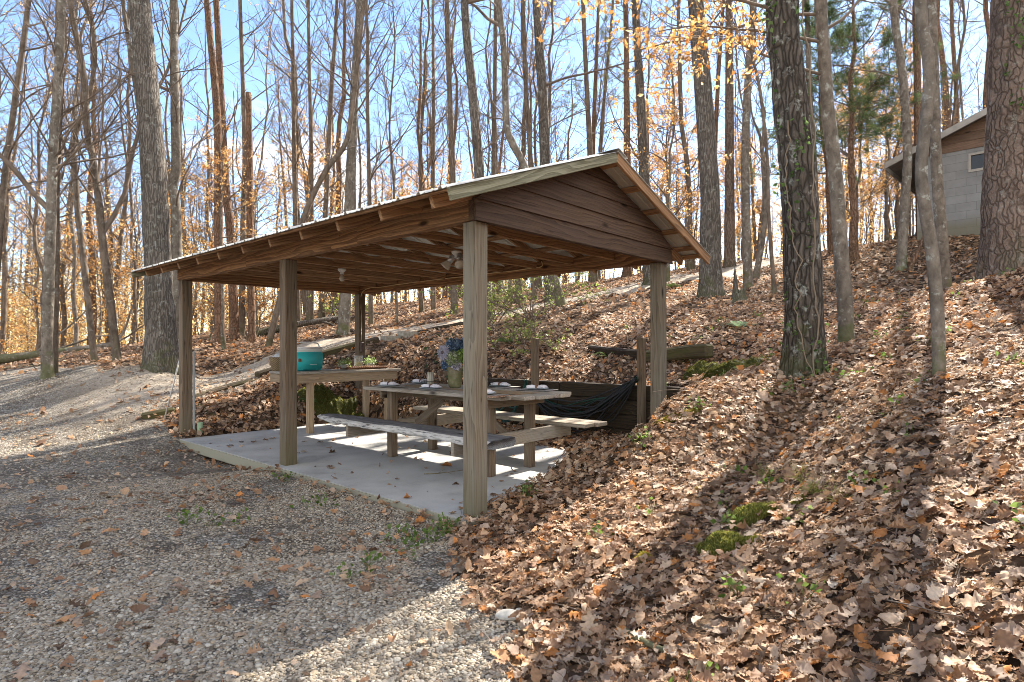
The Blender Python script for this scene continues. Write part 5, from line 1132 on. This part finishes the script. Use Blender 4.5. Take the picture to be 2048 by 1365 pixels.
# ---------------------------------------------------------------- on the counter
MC = simple('turquoise_plastic', (.05, .56, .58), .35, 0, .08, 3); MCW = simple('white_cooler_plastic', (.92, .92, .90), .4, 0, .02, 3)
def rbox(sx_, sy_, z0, z1, taper=1., bev=.03, seg=4):
    bm = bmesh.new(); bmesh.ops.create_cube(bm, size=1)
    for v_ in bm.verts:
        t = taper if v_.co.z < 0 else 1.; v_.co.x *= sx_ * t; v_.co.y *= sy_ * t; v_.co.z = z0 if v_.co.z < 0 else z1
    bmesh.ops.bevel(bm, geom=bm.edges[:], offset=bev, segments=seg, affect='EDGES'); return bm
ZC = .941
co_ = root('cooler', 5.38, 1.53, ZC, 'turquoise cooler with white lid and carry handle on the counter', 'cooler')
bm_obj('body', rbox(.34, .50, .012, .30, .975, .022), MC, co_, True); bm_obj('lid', rbox(.355, .515, .297, .375, 1., .028), MCW, co_, True)
bm_obj('base_trim', rbox(.27, .40, .0, .03, 1, .01), simple('dark_teal_base', (.01, .16, .2), .5), co_, True)
tube_obj('handle', smooth_path([(.0, -.262, .27), (.0, -.268, .34), (.01, -.255, .40), (.025, -.2, .435), (.025, 0, .445), (.025, .2, .435), (.01, .255, .40), (0, .268, .34), (0, .262, .27)], 40), .011, MCW, co_, 8)
board('latch', (.182, -.185, .17), (.182, -.135, .17), .012, .05, simple('brown_latch', (.22, .12, .07), .5), co_)
board('emblem', (.1675, .02, .10), (.1675, .13, .10), .004, .012, simple('pale_emblem', (.55, .68, .68), .5), co_); 
board('grip_recess', (.158, -.09, .035), (.158, .12, .035), .012, .03, simple('deep_teal_recess', (.01, .28, .33), .5), co_)
bk_ = empty('wicker_basket', tuple(at_z(558, 742, ZC)), -TH, 'small woven basket holding a pale cloth beside the cooler', 'basket')
def mat_weave(name, c1, c2, sc):
    m, nt, out = newmat(name); tc = nd(nt, 'TexCoord').outputs['Object']; w = nd(nt, 'TexWave', {'Vector': tc, 'Scale': sc, 'Distortion': 2.}, bands_direction='Z'); w2 = nd(nt, 'TexWave', {'Vector': tc, 'Scale': sc * .8, 'Distortion': 2.}, bands_direction='DIAGONAL')
    h = nd(nt, 'Math', {0: w.outputs['Fac'], 1: w2.outputs['Fac']}, operation='MULTIPLY').outputs[0]; c = ramp(nt, h, [(.05, c2), (.5, c1)])
    b = nd(nt, 'BsdfPrincipled', {'Base Color': c, 'Roughness': .8, 'Normal': nd(nt, 'Bump', {'Height': h, 'Strength': .8, 'Distance': .01}).outputs[0]}); nt.links.new(b.outputs[0], out.inputs[0]); return m
M_WICK = mat_weave('wicker', (.50, .38, .22), (.16, .10, .05), 22); M_RATTAN = mat_weave('rattan_tray', (.42, .21, .10), (.14, .06, .03), 18); M_BURLAP = mat_weave('burlap', (.46, .33, .20), (.28, .19, .11), 60); M_LINEN = mat_weave('grey_linen', (.50, .47, .45), (.36, .33, .32), 70)
bm_obj('basket_body', lathe([(.0, 0), (.105, 0), (.12, .08), (.145, .2), (.15, .215), (.14, .215), (.11, .03), (0, .03)], 28), M_WICK, bk_, True)
bm = bmesh.new(); bmesh.ops.create_icosphere(bm, subdivisions=3, radius=.12)
for v_ in bm.verts: v_.co *= 1 + .3 * float(fbm(np.array(v_.co) * 12, 2, 7)); v_.co.z = v_.co.z * .5 + .20
o = bm_obj('cloth_bundle', bm, simple('pale_cloth', (.62, .63, .64), .9, 0, .15, 20, .3), None, True, bk_.location, (0, 0, -TH)); tag(o, 'crumpled pale cloth heaped in the small woven basket', 'cloth')
tray = empty('serving_tray', tuple(at_z(727, 738, ZC)), -TH, 'long reddish woven tray holding two plants and a candle jar', 'tray')
bm_obj('tray_base', rbox(.27, .74, 0, .012, 1, .004, 1), M_RATTAN, tray)
ring_ = [(-.145, -.37), (.145, -.37), (.145, .37), (-.145, .37)]; pr = []
for (a, b), (c, d) in zip(ring_, ring_[1:] + ring_[:1]): pr += [(a + (c - a) * t, b + (d - b) * t, .028) for t in (.06, .35, .65, .94)]
tube_obj('tray_rim', smooth_path(pr + [pr[0]], 60), .018, M_RATTAN, tray, 8)
def pot_plant(x, y, label, seed):
    g = np.random.default_rng(seed); p = at_z(x, y, ZC + .02); o = empty('potted_plant', tuple(p), -TH, label, 'plant')
    bm_obj('pot', lathe([(0, 0), (.05, 0), (.068, .05), (.07, .06), (.055, .06), (0, .045)], 18), simple('stone_pot', (.40, .39, .36), .9), o, True)
    d = unit(g.normal(0, 1, (230, 3)) * [1, 1, .6] + [0, 0, .35]); C = d * g.uniform(.03, .115, (230, 1)) * [1.1, 1.1, .8] + [0, 0, .085]; acc = Acc(); leaf_cards(acc, C, .034, np.array([(.26, .36, .10), (.40, .50, .20), (.18, .28, .07), (.52, .60, .34)]), g, -.6, .6); acc.build('leaves', LEAF_T, o, False, True)
pot_plant(689, 737, 'round pale green plant at the left end of the woven tray', 1); pot_plant(741, 734, 'round bright green plant at the right end of the woven tray', 2)
def glassmat():
    m, nt, out = newmat('clear_glass'); nt.links.new(nd(nt, 'BsdfPrincipled', {'Base Color': (.85, .9, .88), 'Roughness': .05, 'Alpha': .16}).outputs[0], out.inputs[0]); return m
M_CLEAR = glassmat()
j = empty('candle_jar', tuple(at_z(717, 736, ZC + .014)), 0, 'clear glass candle jar on the woven tray between the plants', 'jar')
bm_obj('glass', lathe([(0, 0), (.075, 0), (.078, .01), (.078, .21), (.074, .21), (.074, .014), (0, .014)], 28), M_CLEAR, j, True); 
o = bm_obj('candle', lathe([(0, .016), (.038, .016), (.038, .095), (.01, .09), (0, .09)], 20), simple('yellow_wax', (.68, .58, .16), .5), None, True, tuple(j.location)); tag(o, 'yellow candle standing inside the clear glass jar', 'candle')

# ---------------------------------------------------------------- on the picnic table
ZT = .830
rn = root('table_runner', 1.72, 1.47, ZT, 'brown burlap runner along the middle of the picnic table', 'runner'); board('runner_cloth', (-1.02, 0, .002), (1.02, 0, .002), .34, .003, M_BURLAP, rn, bev=0, wob=.004, seg=14)
M_PLATE = simple('blue_grey_stoneware', (.42, .50, .54), .3, 0, .08, 30); M_NAP = simple('pale_lilac_napkin', (.74, .72, .77), .9, 0, .05, 20); M_RING = simple('dark_wood_ring', (.16, .075, .05), .5)
def setting(x, y, which, seed, rot=0.):
    p = at_z(x, y, ZT); g = np.random.default_rng(seed); a = -TH + rot
    m_ = empty('placemat', (p[0], p[1], ZT), a, 'grey linen placemat under a plate, ' + which, 'placemat', 'placemats on the picnic table'); board('linen', (-.2, 0, .006), (.2, 0, .006), .30, .003, M_LINEN, m_, bev=0, wob=.003, seg=8)
    pl = empty('plate', (p[0], p[1], ZT + .008), a, 'blue grey plate with bow napkin, ' + which, 'plate', 'plates on the picnic table'); bm_obj('dish', lathe([(0, .0), (.07, 0), (.085, .006), (.132, .016), (.134, .019), (.085, .010), (0, .008)], 36), M_PLATE, pl, True)
    n_ = empty('napkin', (p[0], p[1], ZT + .020), a, 'pale napkin with brown ring, ' + which, 'napkin', 'napkins on the plates'); V = []; k, s = 15, 14
    for i in range(k):
        t = i / (k - 1) * 2 - 1; w_ = .016 + .045 * abs(t) ** .8; h_ = .020 + .034 * abs(t) ** .6 * (1 - .6 * abs(t) ** 3)
        for q in range(s):
            b = 2 * math.pi * q / s; f_ = 1 + .22 * math.sin(b * 4 + 2 * t) ; V.append((t * .105, math.cos(b) * w_ * f_, max(.001, h_ * .5 + math.sin(b) * h_ * .5 * f_)))
    i = np.arange(k - 1)[:, None] * s; jj = np.arange(s)[None]; fast_mesh('cloth', np.array(V), [np.stack([i + jj, i + (jj + 1) % s, i + s + (jj + 1) % s, i + s + jj], -1).reshape(-1, 4), np.arange(s)[None], (np.arange(s) + (k - 1) * s)[None]], M_NAP, n_)
    bm = bmesh.new(); r0 = None; rings = []
    for q in range(16):
        b = 2 * math.pi * q / 16; rings.append([bm.verts.new((math.cos(c) * .007 + 0, math.cos(b) * (.024 + math.sin(c) * .006), .018 + math.sin(b) * (.022 + math.sin(c) * .006))) for c in np.linspace(0, 2 * math.pi, 7)[:-1]])
    for q in range(16):
        for c in range(6): bm.faces.new((rings[q][c], rings[(q + 1) % 16][c], rings[(q + 1) % 16][(c + 1) % 6], rings[q][(c + 1) % 6]))
    for v_ in bm.verts: v_.co.x *= 1.8
    bm_obj('ring', bm, M_RING, n_, True)
setting(778, 774, 'at the far front corner of the table', 1); setting(862, 779.5, 'in front of the wire candle lantern', 2); setting(966, 791, 'mostly hidden behind the near post', 3); setting(1074, 781, 'at the rear near corner of the table', 4, .3); setting(842, 768, 'behind the wire candle lantern', 5); setting(1000, 775, 'at the rear side just right of the near post', 6)
wm = empty('folded_cloth', tuple(at_z(1000, 795, ZT)), -TH + .5, 'patterned tan cloth with a curled corner at the near end of the table', 'cloth')
n = 12; gx, gy = np.meshgrid(np.linspace(-.16, .16, n), np.linspace(-.1, .1, n)); gz = .008 + .22 * np.clip(gx + .02, 0, 1) ** 1.2 * np.clip(1 - (gy + .1) * 2.5, .2, 1); i = np.arange(n - 1)[:, None] * n + np.arange(n - 1)[None]; Vt = np.c_[gx.ravel(), gy.ravel(), gz.ravel()]; Qq = np.stack([i, i + 1, i + n + 1, i + n], -1).reshape(-1, 4)
bd = np.concatenate([np.arange(n - 1), np.arange(n - 1) * n + n - 1, np.arange(n * n - 1, n * n - n, -1), np.arange(n - 1, 0, -1) * n]); b2 = np.roll(bd, -1)
fast_mesh('cloth_sheet', np.vstack([Vt, Vt - [0, 0, .004]]), [Qq, Qq[:, ::-1] + n * n, np.c_[bd, b2, b2 + n * n, bd + n * n]], mat_weave('patterned_tan_cloth', (.55, .40, .25), (.30, .12, .08), 30), wm)
vs = empty('flower_vase', tuple(at_z(910, 776, ZT)), 0, 'aged mossy stone vase on the table partly behind the near post', 'vase')
bm_obj('vase_body', lathe([(0, 0), (.06, 0), (.075, .02), (.085, .06), (.082, .1), (.092, .17), (.108, .235), (.112, .25), (.10, .25), (.085, .15), (0, .1)], 30), bark('aged_stone_glaze', (.40, .36, .24), (.13, .11, .07), 1., 8., 'smooth', .3, .5, .5), vs, True)
def bloom(name, dx, dz, r, pal, label, n, seed, dy=-.03, size=.03):
    g = np.random.default_rng(seed); b = Vector(vs.location) + Vector((dx, dy, dz)); o = empty(name, tuple(b), 0, label, 'flower'); d = unit(g.normal(0, 1, (n, 3))); acc = Acc(); leaf_cards(acc, d * r * g.uniform(.82, 1.02, (n, 1)), size, pal, g, 0., .9)
    bm = bmesh.new(); bmesh.ops.create_icosphere(bm, subdivisions=2, radius=r * .86); V = np.array([v_.co for v_ in bm.verts]); Fc = np.array([[v_.index for v_ in f_.verts] for f_ in bm.faces]); bm.free(); acc.add(V, Fc, pal[0] * .5); acc.build('petals', LEAF_T, o, False, True)
    tube_obj('stem', [(0, 0, 0), (-dx * .3, 0, -dz * .3), (-dx * .7, -dy, .18 - dz)], .005, simple('flower_stem', (.12, .18, .05), .7), o, 5)
WHG = np.array([(.62, .66, .50), (.50, .58, .34), (.70, .72, .60), (.40, .50, .22)]); BLU = np.array([(.20, .32, .50), (.30, .42, .58), (.14, .22, .36), (.40, .50, .62)]); LGR = np.array([(.34, .50, .12), (.46, .58, .2), (.26, .40, .08)]); LILW = np.array([(.66, .64, .72), (.74, .72, .78), (.58, .58, .70)])
bloom('hydrangea', -.005, .345, .085, WHG, 'white and green hydrangea head at the front of the vase', 420, 1, -.09); bloom('hydrangea', .10, .37, .085, LGR, 'lime green hydrangea head half hidden by the near post', 380, 2, -.05); bloom('hydrangea', -.02, .50, .085, BLU, 'blue hydrangea head at the top of the bouquet', 380, 3, 0); bloom('hydrangea', .10, .50, .09, BLU * .8, 'darker blue hydrangea at the top right of the bouquet', 380, 4, .03); bloom('hydrangea', -.10, .27, .06, BLU * 1.15, 'small pale blue hydrangea low at the left of the bouquet', 220, 5, -.02); bloom('hydrangea', .02, .27, .055, LILW, 'small lilac white bloom at the lip of the vase', 200, 6, -.09)
dz_ = empty('daisy', tuple(Vector(vs.location) + Vector((-.135, -.06, .42))), 0, 'large pale daisy facing left in the bouquet', 'flower'); acc = Acc(); g = np.random.default_rng(5); nrm = unit(np.array([[-.55, -.8, .1]]))[0]; e1 = unit(np.cross(nrm, [[0, 0, 1.]]))[0]; e2 = np.cross(nrm, e1)
for rr_, cnt, off in ((.115, 20, 0), (.095, 18, .012)):
    for q in range(cnt):
        a = 2 * math.pi * q / cnt + g.normal(0, .05); d = e1 * math.cos(a) + e2 * math.sin(a); s_ = np.cross(nrm, d); L_ = rr_ * g.uniform(.9, 1.1)
        V = np.array([d * .012 + nrm * off, d * L_ * .5 + s_ * .014 + nrm * (off + .012), d * L_ - nrm * .01, d * L_ * .5 - s_ * .014 + nrm * (off + .012)]); acc.add(V, [np.array([[0, 1, 2], [0, 2, 3]])], LILW[q % 3])
acc.build('petals', LEAF_T, dz_, False, True); bm = bmesh.new(); bmesh.ops.create_icosphere(bm, subdivisions=2, radius=.02); bm_obj('disc', bm, simple('dark_flower_centre', (.12, .09, .10), .9), dz_, True, tuple(nrm * .012))
acc = Acc(); g = np.random.default_rng(6); C = np.array([-.05, .0, .36]) + g.normal(0, 1, (60, 3)) * [.11, .06, .10]; leaf_cards(acc, C, .08, np.array([(.07, .12, .05), (.11, .17, .07), (.09, .13, .09)]), g, .1, .5); acc.build('leaf_sprays', LEAF_T, vs, False, True)
def lantern(x, y, label, zc):
    lt = empty('wire_lantern', tuple(at_z(x, y, ZT)), -TH, label, 'lantern'); M_WIRE = bpy.data.materials.get('black_wire') or simple('black_wire', (.012, .012, .014), .5); acc = Acc(); a = np.arange(22) * 2 * math.pi / 22; z = np.array([.0, .012, .03, .06, .10, .19, .30, .33]); r = np.array([.05, .085, .108, .112, .095, .075, .07, .066])
    P = np.stack([np.cos(a)[:, None] * r, np.sin(a)[:, None] * r, np.tile(z, (22, 1))], -1); acc.add(*tubes(P, np.full((22, 8), .0017), 4))
    for rr_, zz_ in ((.05, 0.003), (.112, .06), (.066, .33)):
        b = np.linspace(0, 2 * math.pi, 29); acc.add(*tubes(np.stack([np.cos(b) * rr_, np.sin(b) * rr_, np.full(29, zz_)], -1)[None], np.full((1, 29), .003), 5))
    acc.build('cage', M_WIRE, lt); bp_ = bm_obj('candle', lathe([(0, .004), (.042, .004), (.042, .17), (.01, .165), (0, .165)], 26), simple('ribbed_cream_wax', (.66, .62, .52), .5), None, True, tuple(lt.location)); tag(bp_, 'cream pillar candle inside the wire lantern ' + zc, 'candle')
lantern(861, 772, 'black wire lantern cage on the table left of the flower vase', 'left of the flower vase'); lantern(968, 775, 'black wire lantern cage mostly hidden behind the near post', 'behind the near post')

# ---------------------------------------------------------------- shed on the hill, far white house
def blockmat(name, c1, c2, mortar, sc=1.):
    m, nt, out = newmat(name); tc = nd(nt, 'TexCoord').outputs['Object']; sp_ = nd(nt, 'SeparateXYZ', {0: tc}); v = nd(nt, 'CombineXYZ', {0: nd(nt, 'Math', {0: sp_.outputs[0], 1: sp_.outputs[1]}, operation='ADD').outputs[0], 1: sp_.outputs[2]}).outputs[0]
    br = nd(nt, 'TexBrick', {'Vector': v, 'Color1': c1, 'Color2': c2, 'Mortar': mortar, 'Scale': 1., 'Mortar Size': .006, 'Brick Width': .4, 'Row Height': .2, 'Mortar Smooth': .3}); n = nd(nt, 'TexNoise', {'Vector': tc, 'Scale': 3., 'Detail': 7.}).outputs['Fac']
    c = nd(nt, 'MixRGB', {'Fac': .5, 'Color1': br.outputs[0], 'Color2': ramp(nt, n, [(.3, g3(.65)), (.7, g3(1.15))])}, blend_type='MULTIPLY').outputs[0]
    c = nd(nt, 'MixRGB', {'Fac': nd(nt, 'MapRange', {'Value': nd(nt, 'Math', {0: sp_.outputs[2], 1: nd(nt, 'Math', {0: n, 1: .5}, operation='MULTIPLY').outputs[0]}, operation='SUBTRACT').outputs[0], 'From Min': .25, 'From Max': -.05, 'To Max': .7}).outputs[0], 'Color1': c, 'Color2': (.17, .15, .09)}).outputs[0]
    b = nd(nt, 'BsdfPrincipled', {'Base Color': c, 'Roughness': .85, 'Specular IOR Level': .2, 'Normal': nd(nt, 'Bump', {'Height': br.outputs['Fac'], 'Strength': -.4, 'Distance': .01}).outputs[0]}); nt.links.new(b.outputs[0], out.inputs[0]); return m
c0 = P3(1834, 482, 15.); sd = empty('block_shed', (c0[0], c0[1], c0[2]), R(-45), 'grey concrete block shed with a wood gable on the hilltop', 'shed'); M_CMU = blockmat('grey_blocks', (.25, .25, .25), (.29, .29, .285), (.19, .19, .185)); WD_, DP = 6.0, 4.0
def pbox(name, x0, x1, y0, y1, z0, z1, mat, par):
    V = np.array([(x0, y0, z0), (x1, y0, z0), (x1, y1, z0), (x0, y1, z0), (x0, y0, z1), (x1, y0, z1), (x1, y1, z1), (x0, y1, z1)], float)
    return fast_mesh(name, V, [np.array([(0, 3, 2, 1), (4, 5, 6, 7), (0, 1, 5, 4), (1, 2, 6, 5), (2, 3, 7, 6), (3, 0, 4, 7)])], mat, par, False)
zb, top, wx0, wx1, wz0, wz1, SS = -1., 2.09, 1.066, 1.9, 1.55, 1.95, .40
def rz_(x): return 2.01 + SS * (min(x, WD_ - x) + .613)
def slabx(name, a, b, y0, y1, t, mat, par):       # a sloping board between two (x, z) points
    V = np.array([(a[0], y0, a[1]), (b[0], y0, b[1]), (b[0], y1, b[1]), (a[0], y1, a[1]), (a[0], y0, a[1] + t), (b[0], y0, b[1] + t), (b[0], y1, b[1] + t), (a[0], y1, a[1] + t)], float)
    return fast_mesh(name, V, [np.array([(0, 3, 2, 1), (4, 5, 6, 7), (0, 1, 5, 4), (1, 2, 6, 5), (2, 3, 7, 6), (3, 0, 4, 7)])], mat, par, False)
for a in ((0, wx0, 0, .2, zb, top), (wx1, WD_, 0, .2, zb, top), (wx0, wx1, 0, .2, zb, wz0), (wx0, wx1, 0, .2, wz1, top), (0, .2, .2, DP, zb, 2.22), (WD_ - .2, WD_, .2, DP, zb, 2.22), (.2, WD_ - .2, DP - .2, DP, zb, 2.22)): pbox('wall', *a, M_CMU, sd)
W_SHED = wood('shed_siding_wood', (.20, .13, .09), (.11, .068, .047), (.33, .22, .16), .4, ring=14)
for i in range(9):
    z0 = top + .2 * i; z1 = z0 + .197; h0 = max(.05, (z0 - 2.01 + .03) / SS - .613); h1 = max(.05, (z1 - 2.01 + .03) / SS - .613)
    if h0 >= 2.95: break
    h0 = max(h0, .0); V = np.array([(h0, -.02, z0), (WD_ - h0, -.02, z0), (WD_ - min(h1, 2.98), -.012, z1), (min(h1, 2.98), -.012, z1), (h0, .03, z0), (WD_ - h0, .03, z0), (WD_ - min(h1, 2.98), .03, z1), (min(h1, 2.98), .03, z1)], float)
    fast_mesh('gable_board', V, [np.array([(0, 3, 2, 1), (4, 5, 6, 7), (0, 1, 5, 4), (1, 2, 6, 5), (2, 3, 7, 6), (3, 0, 4, 7)][::-1])], W_SHED, sd, False)
M_SHR = simple('grey_shed_roofing', (.20, .20, .20), .8, 0, .2, 6); M_FAS = simple('weathered_fascia', (.36, .34, .31), .8, 0, .2, 6)
slabx('roof', (-.613, 1.98), (3, rz_(3)), -.34, DP + .3, .06, M_SHR, sd); slabx('roof', (3, rz_(3)), (WD_ + .613, 1.98), -.34, DP + .3, .06, M_SHR, sd)
slabx('fascia', (-.63, 1.89), (3, rz_(3) - .10), -.375, -.342, .16, M_FAS, sd); slabx('fascia', (3, rz_(3) - .10), (WD_ + .63, 1.89), -.375, -.342, .16, M_FAS, sd); pbox('fascia', -.645, -.615, -.342, DP + .3, 1.87, 2.02, M_FAS, sd)
wn = pbox('window', wx0 + .002, wx1 - .002, .03, .06, wz0 + .002, wz1 - .002, simple('dark_window_glass', (.02, .022, .025), .1), sd)
for a in ((wx0 - .02, wx1 + .02, -.015, .07, wz0 - .03, wz0 + .03), (wx0 - .02, wx1 + .02, -.015, .07, wz1 - .03, wz1 + .02), (wx0 - .02, wx0 + .03, -.013, .07, wz0 + .03, wz1 - .03), (wx1 - .03, wx1 + .02, -.013, .07, wz0 + .03, wz1 - .03)): pbox('frame', *a, simple('pale_window_frame', (.38, .35, .31), .7) if not bpy.data.materials.get('pale_window_frame') else bpy.data.materials['pale_window_frame'], wn)
h0 = P3(868, 606, 58.); hs = empty('white_house', tuple(h0), R(4), 'white house with dark windows glimpsed beyond the crest through the shelter', 'house'); M_WH = simple('white_house_siding', (.75, .76, .78), .7, 0, .04, 4); M_DK = simple('dark_house_glass', (.05, .06, .07), .2)
pbox('wall', 0, 8.6, 0, 5, -2.5, 2.35, M_WH, hs); slabx('roof', (-.3, 2.33), (4.3, 4.2), -.4, 5.4, .12, M_SHR, hs); slabx('roof', (4.3, 4.2), (8.9, 2.33), -.4, 5.4, .12, M_SHR, hs)
for x in (1.0, 2.4, 5.0):
    w_ = pbox('window', x, x + .55, -.03, .02, .55, 1.35, M_DK, hs); pbox('sash', x - .06, x + .61, -.045, -.01, .92, .98, M_WH, w_)

# ---------------------------------------------------------------- ivy and ferns
def ivy(name_px, Y, wpx, label, seed, n, zlo, zhi, azc, azs, stem=True):
    g = np.random.default_rng(seed); pts = tree_path(name_px, Y, 22, 0.); r = wpx * Y / F / 2; o = empty('ivy_vine', (pts[0, 0], pts[0, 1], pts[0, 2] + .12), 0, label, 'vine'); b = np.array(o.location)
    cl = g.uniform(0, 1, (16, 2)); k = g.integers(0, 16, n); z = pts[0, 2] + zlo + (zhi - zlo) * np.clip(cl[k, 0] + g.normal(0, .035, n), 0, 1); a = np.radians(azc + azs * (cl[k, 1] * 2 - 1) + g.normal(0, 7, n))
    c = np.stack([np.interp(z, pts[:, 2], pts[:, q]) for q in range(3)], -1); rr = r * (1.12 - .045 * (z - pts[0, 2])); C = c + np.c_[np.cos(a), np.sin(a), 0 * a] * (rr + g.uniform(.01, .05, n))[:, None] - b; acc = Acc(); leaf_cards(acc, C, .05, np.array([(.09, .17, .04), (.14, .24, .06), (.07, .12, .035), (.2, .3, .1)]), g, .3, .8); acc.build('leaves', LEAF_T, o, False, True)
    if stem:
        acc = Acc()
        for q in range(2):
            z = np.linspace(.05, zhi * g.uniform(.5, .95), 40); a = np.radians(azc + azs * .8 * (g.uniform(-1, 1)) + 28 * np.cumsum(g.normal(0, .18, 40))); c = np.stack([np.interp(z + pts[0, 2], pts[:, 2], pts[:, m]) for m in range(3)], -1); rr = r * (1.22 - .045 * z + .35 * np.exp(-z / .3))
            acc.add(*tubes((c + np.c_[np.cos(a), np.sin(a), 0 * a] * rr[:, None] - b)[None], np.full((1, 40), g.uniform(.004, .008)), 5))
        acc.build('stems', simple('ivy_stem', (.22, .17, .12), .9), o)
ivy(TREES[[t[0] for t in TREES].index('oak')][2], 6.1, 80, 'ivy and bare vine stems climbing the big dark oak', 3, 210, .2, 5.2, -120, 55)
ivy(TREES[-1][2], 7.9, 92, 'ivy patches climbing the massive plated pine at the right', 4, 200, 1.8, 4.6, -125, 25, False)
def fern(x, y, Y, s, label, seed, col=(.12, .20, .06)):
    g = np.random.default_rng(seed); X = (x - CX) / F * Y; o = empty('fern', (X, Y, hz(X, Y)), 0, label, 'fern'); acc = Acc(); col = np.array(col)
    for k in range(11):
        a = g.uniform(0, 6.28); e = R(g.uniform(20, 60)); L_ = s * g.uniform(.7, 1.1); m = 16; t = np.linspace(0, 1, m); rad = np.stack([math.cos(a) * t * L_ * math.cos(e), math.sin(a) * t * L_ * math.cos(e), L_ * (t * math.sin(e) - .75 * t ** 2 * math.sin(e))], -1); sd_ = np.array([-math.sin(a), math.cos(a), 0.])
        acc.add(*tubes(rad[None], np.full((1, m), .002), 3), col * .7)
        for q in range(2, m):
            w_ = .20 * L_ * math.sin(math.pi * t[q] ** .8) + .01
            for sg in (-1, 1):
                b0 = rad[q]; V = np.array([b0, b0 + sd_ * sg * w_ * .5 + (rad[q] - rad[q - 1]) * .45, b0 + sd_ * sg * w_ + (rad[q] - rad[q - 1]) * .3 - [0, 0, .01], b0 + sd_ * sg * w_ * .5 - (rad[q] - rad[q - 1]) * .25]); acc.add(V, np.array([[0, 1, 2, 3]]), col * g.uniform(.7, 1.4))
    acc.build('fronds', LEAF_T, o, False, True)
fern(1478, 640, 9.3, .42, 'pale green fern between the stump and the terrace timber', 1, (.24, .33, .20)); fern(1215, 728, 9.8, .30, 'small fern among leaves above the retaining wall', 2, (.16, .26, .07)); fern(1012, 700, 11., .42, 'dark fern under the low shrub behind the near post', 3); fern(668, 800, 9.9, .42, 'green grassy fern under the serving counter', 4, (.15, .24, .06)); fern(1340, 571, 15.6, .4, 'bright green sprig beside the track past the rear right post', 5, (.34, .46, .12)); fern(618, 790, 10.2, .35, 'small fern beside the mossy mound left of the counter leg', 6)
def grass_tuft(x, y, Y, label, seed, n=70, h=.13):
    g = np.random.default_rng(seed); X = (x - CX) / F * Y; o = empty('grass_tuft', (X, Y, hz(X, Y)), 0, label, 'grass tuft'); a = g.uniform(0, 6.28, n); e = np.radians(g.uniform(25, 85, n)); d = np.c_[np.cos(a) * np.cos(e), np.sin(a) * np.cos(e), np.sin(e)]; P = grow(np.c_[g.normal(0, .015, (n, 2)), np.zeros(n)], d, h * g.uniform(.5, 1.2, n), 6, .06, -.12, g); acc = Acc(); acc.add(*tubes(P, np.full((n, 1), .0016) * np.linspace(1, .3, 6)[None], 3)); V = np.concatenate(acc.V); c = np.array([(.30, .36, .10), (.38, .40, .16), (.42, .36, .2)])[g.integers(0, 3, n)]; acc.C = [np.repeat(c, 18, 0)]; acc.build('blades', LEAF_T, o, True, True)
grass_tuft(1625, 985, 3.45, 'yellow green grass tuft beside the small moss on the bank', 1); grass_tuft(1680, 1000, 3.2, 'second grass tuft to the right on the bank', 2, 45); grass_tuft(1530, 930, 4.1, 'small grass tuft higher up the bank', 3, 50); grass_tuft(1600, 960, 3.7, 'thin grass tuft just above the yellow green one', 4, 40)
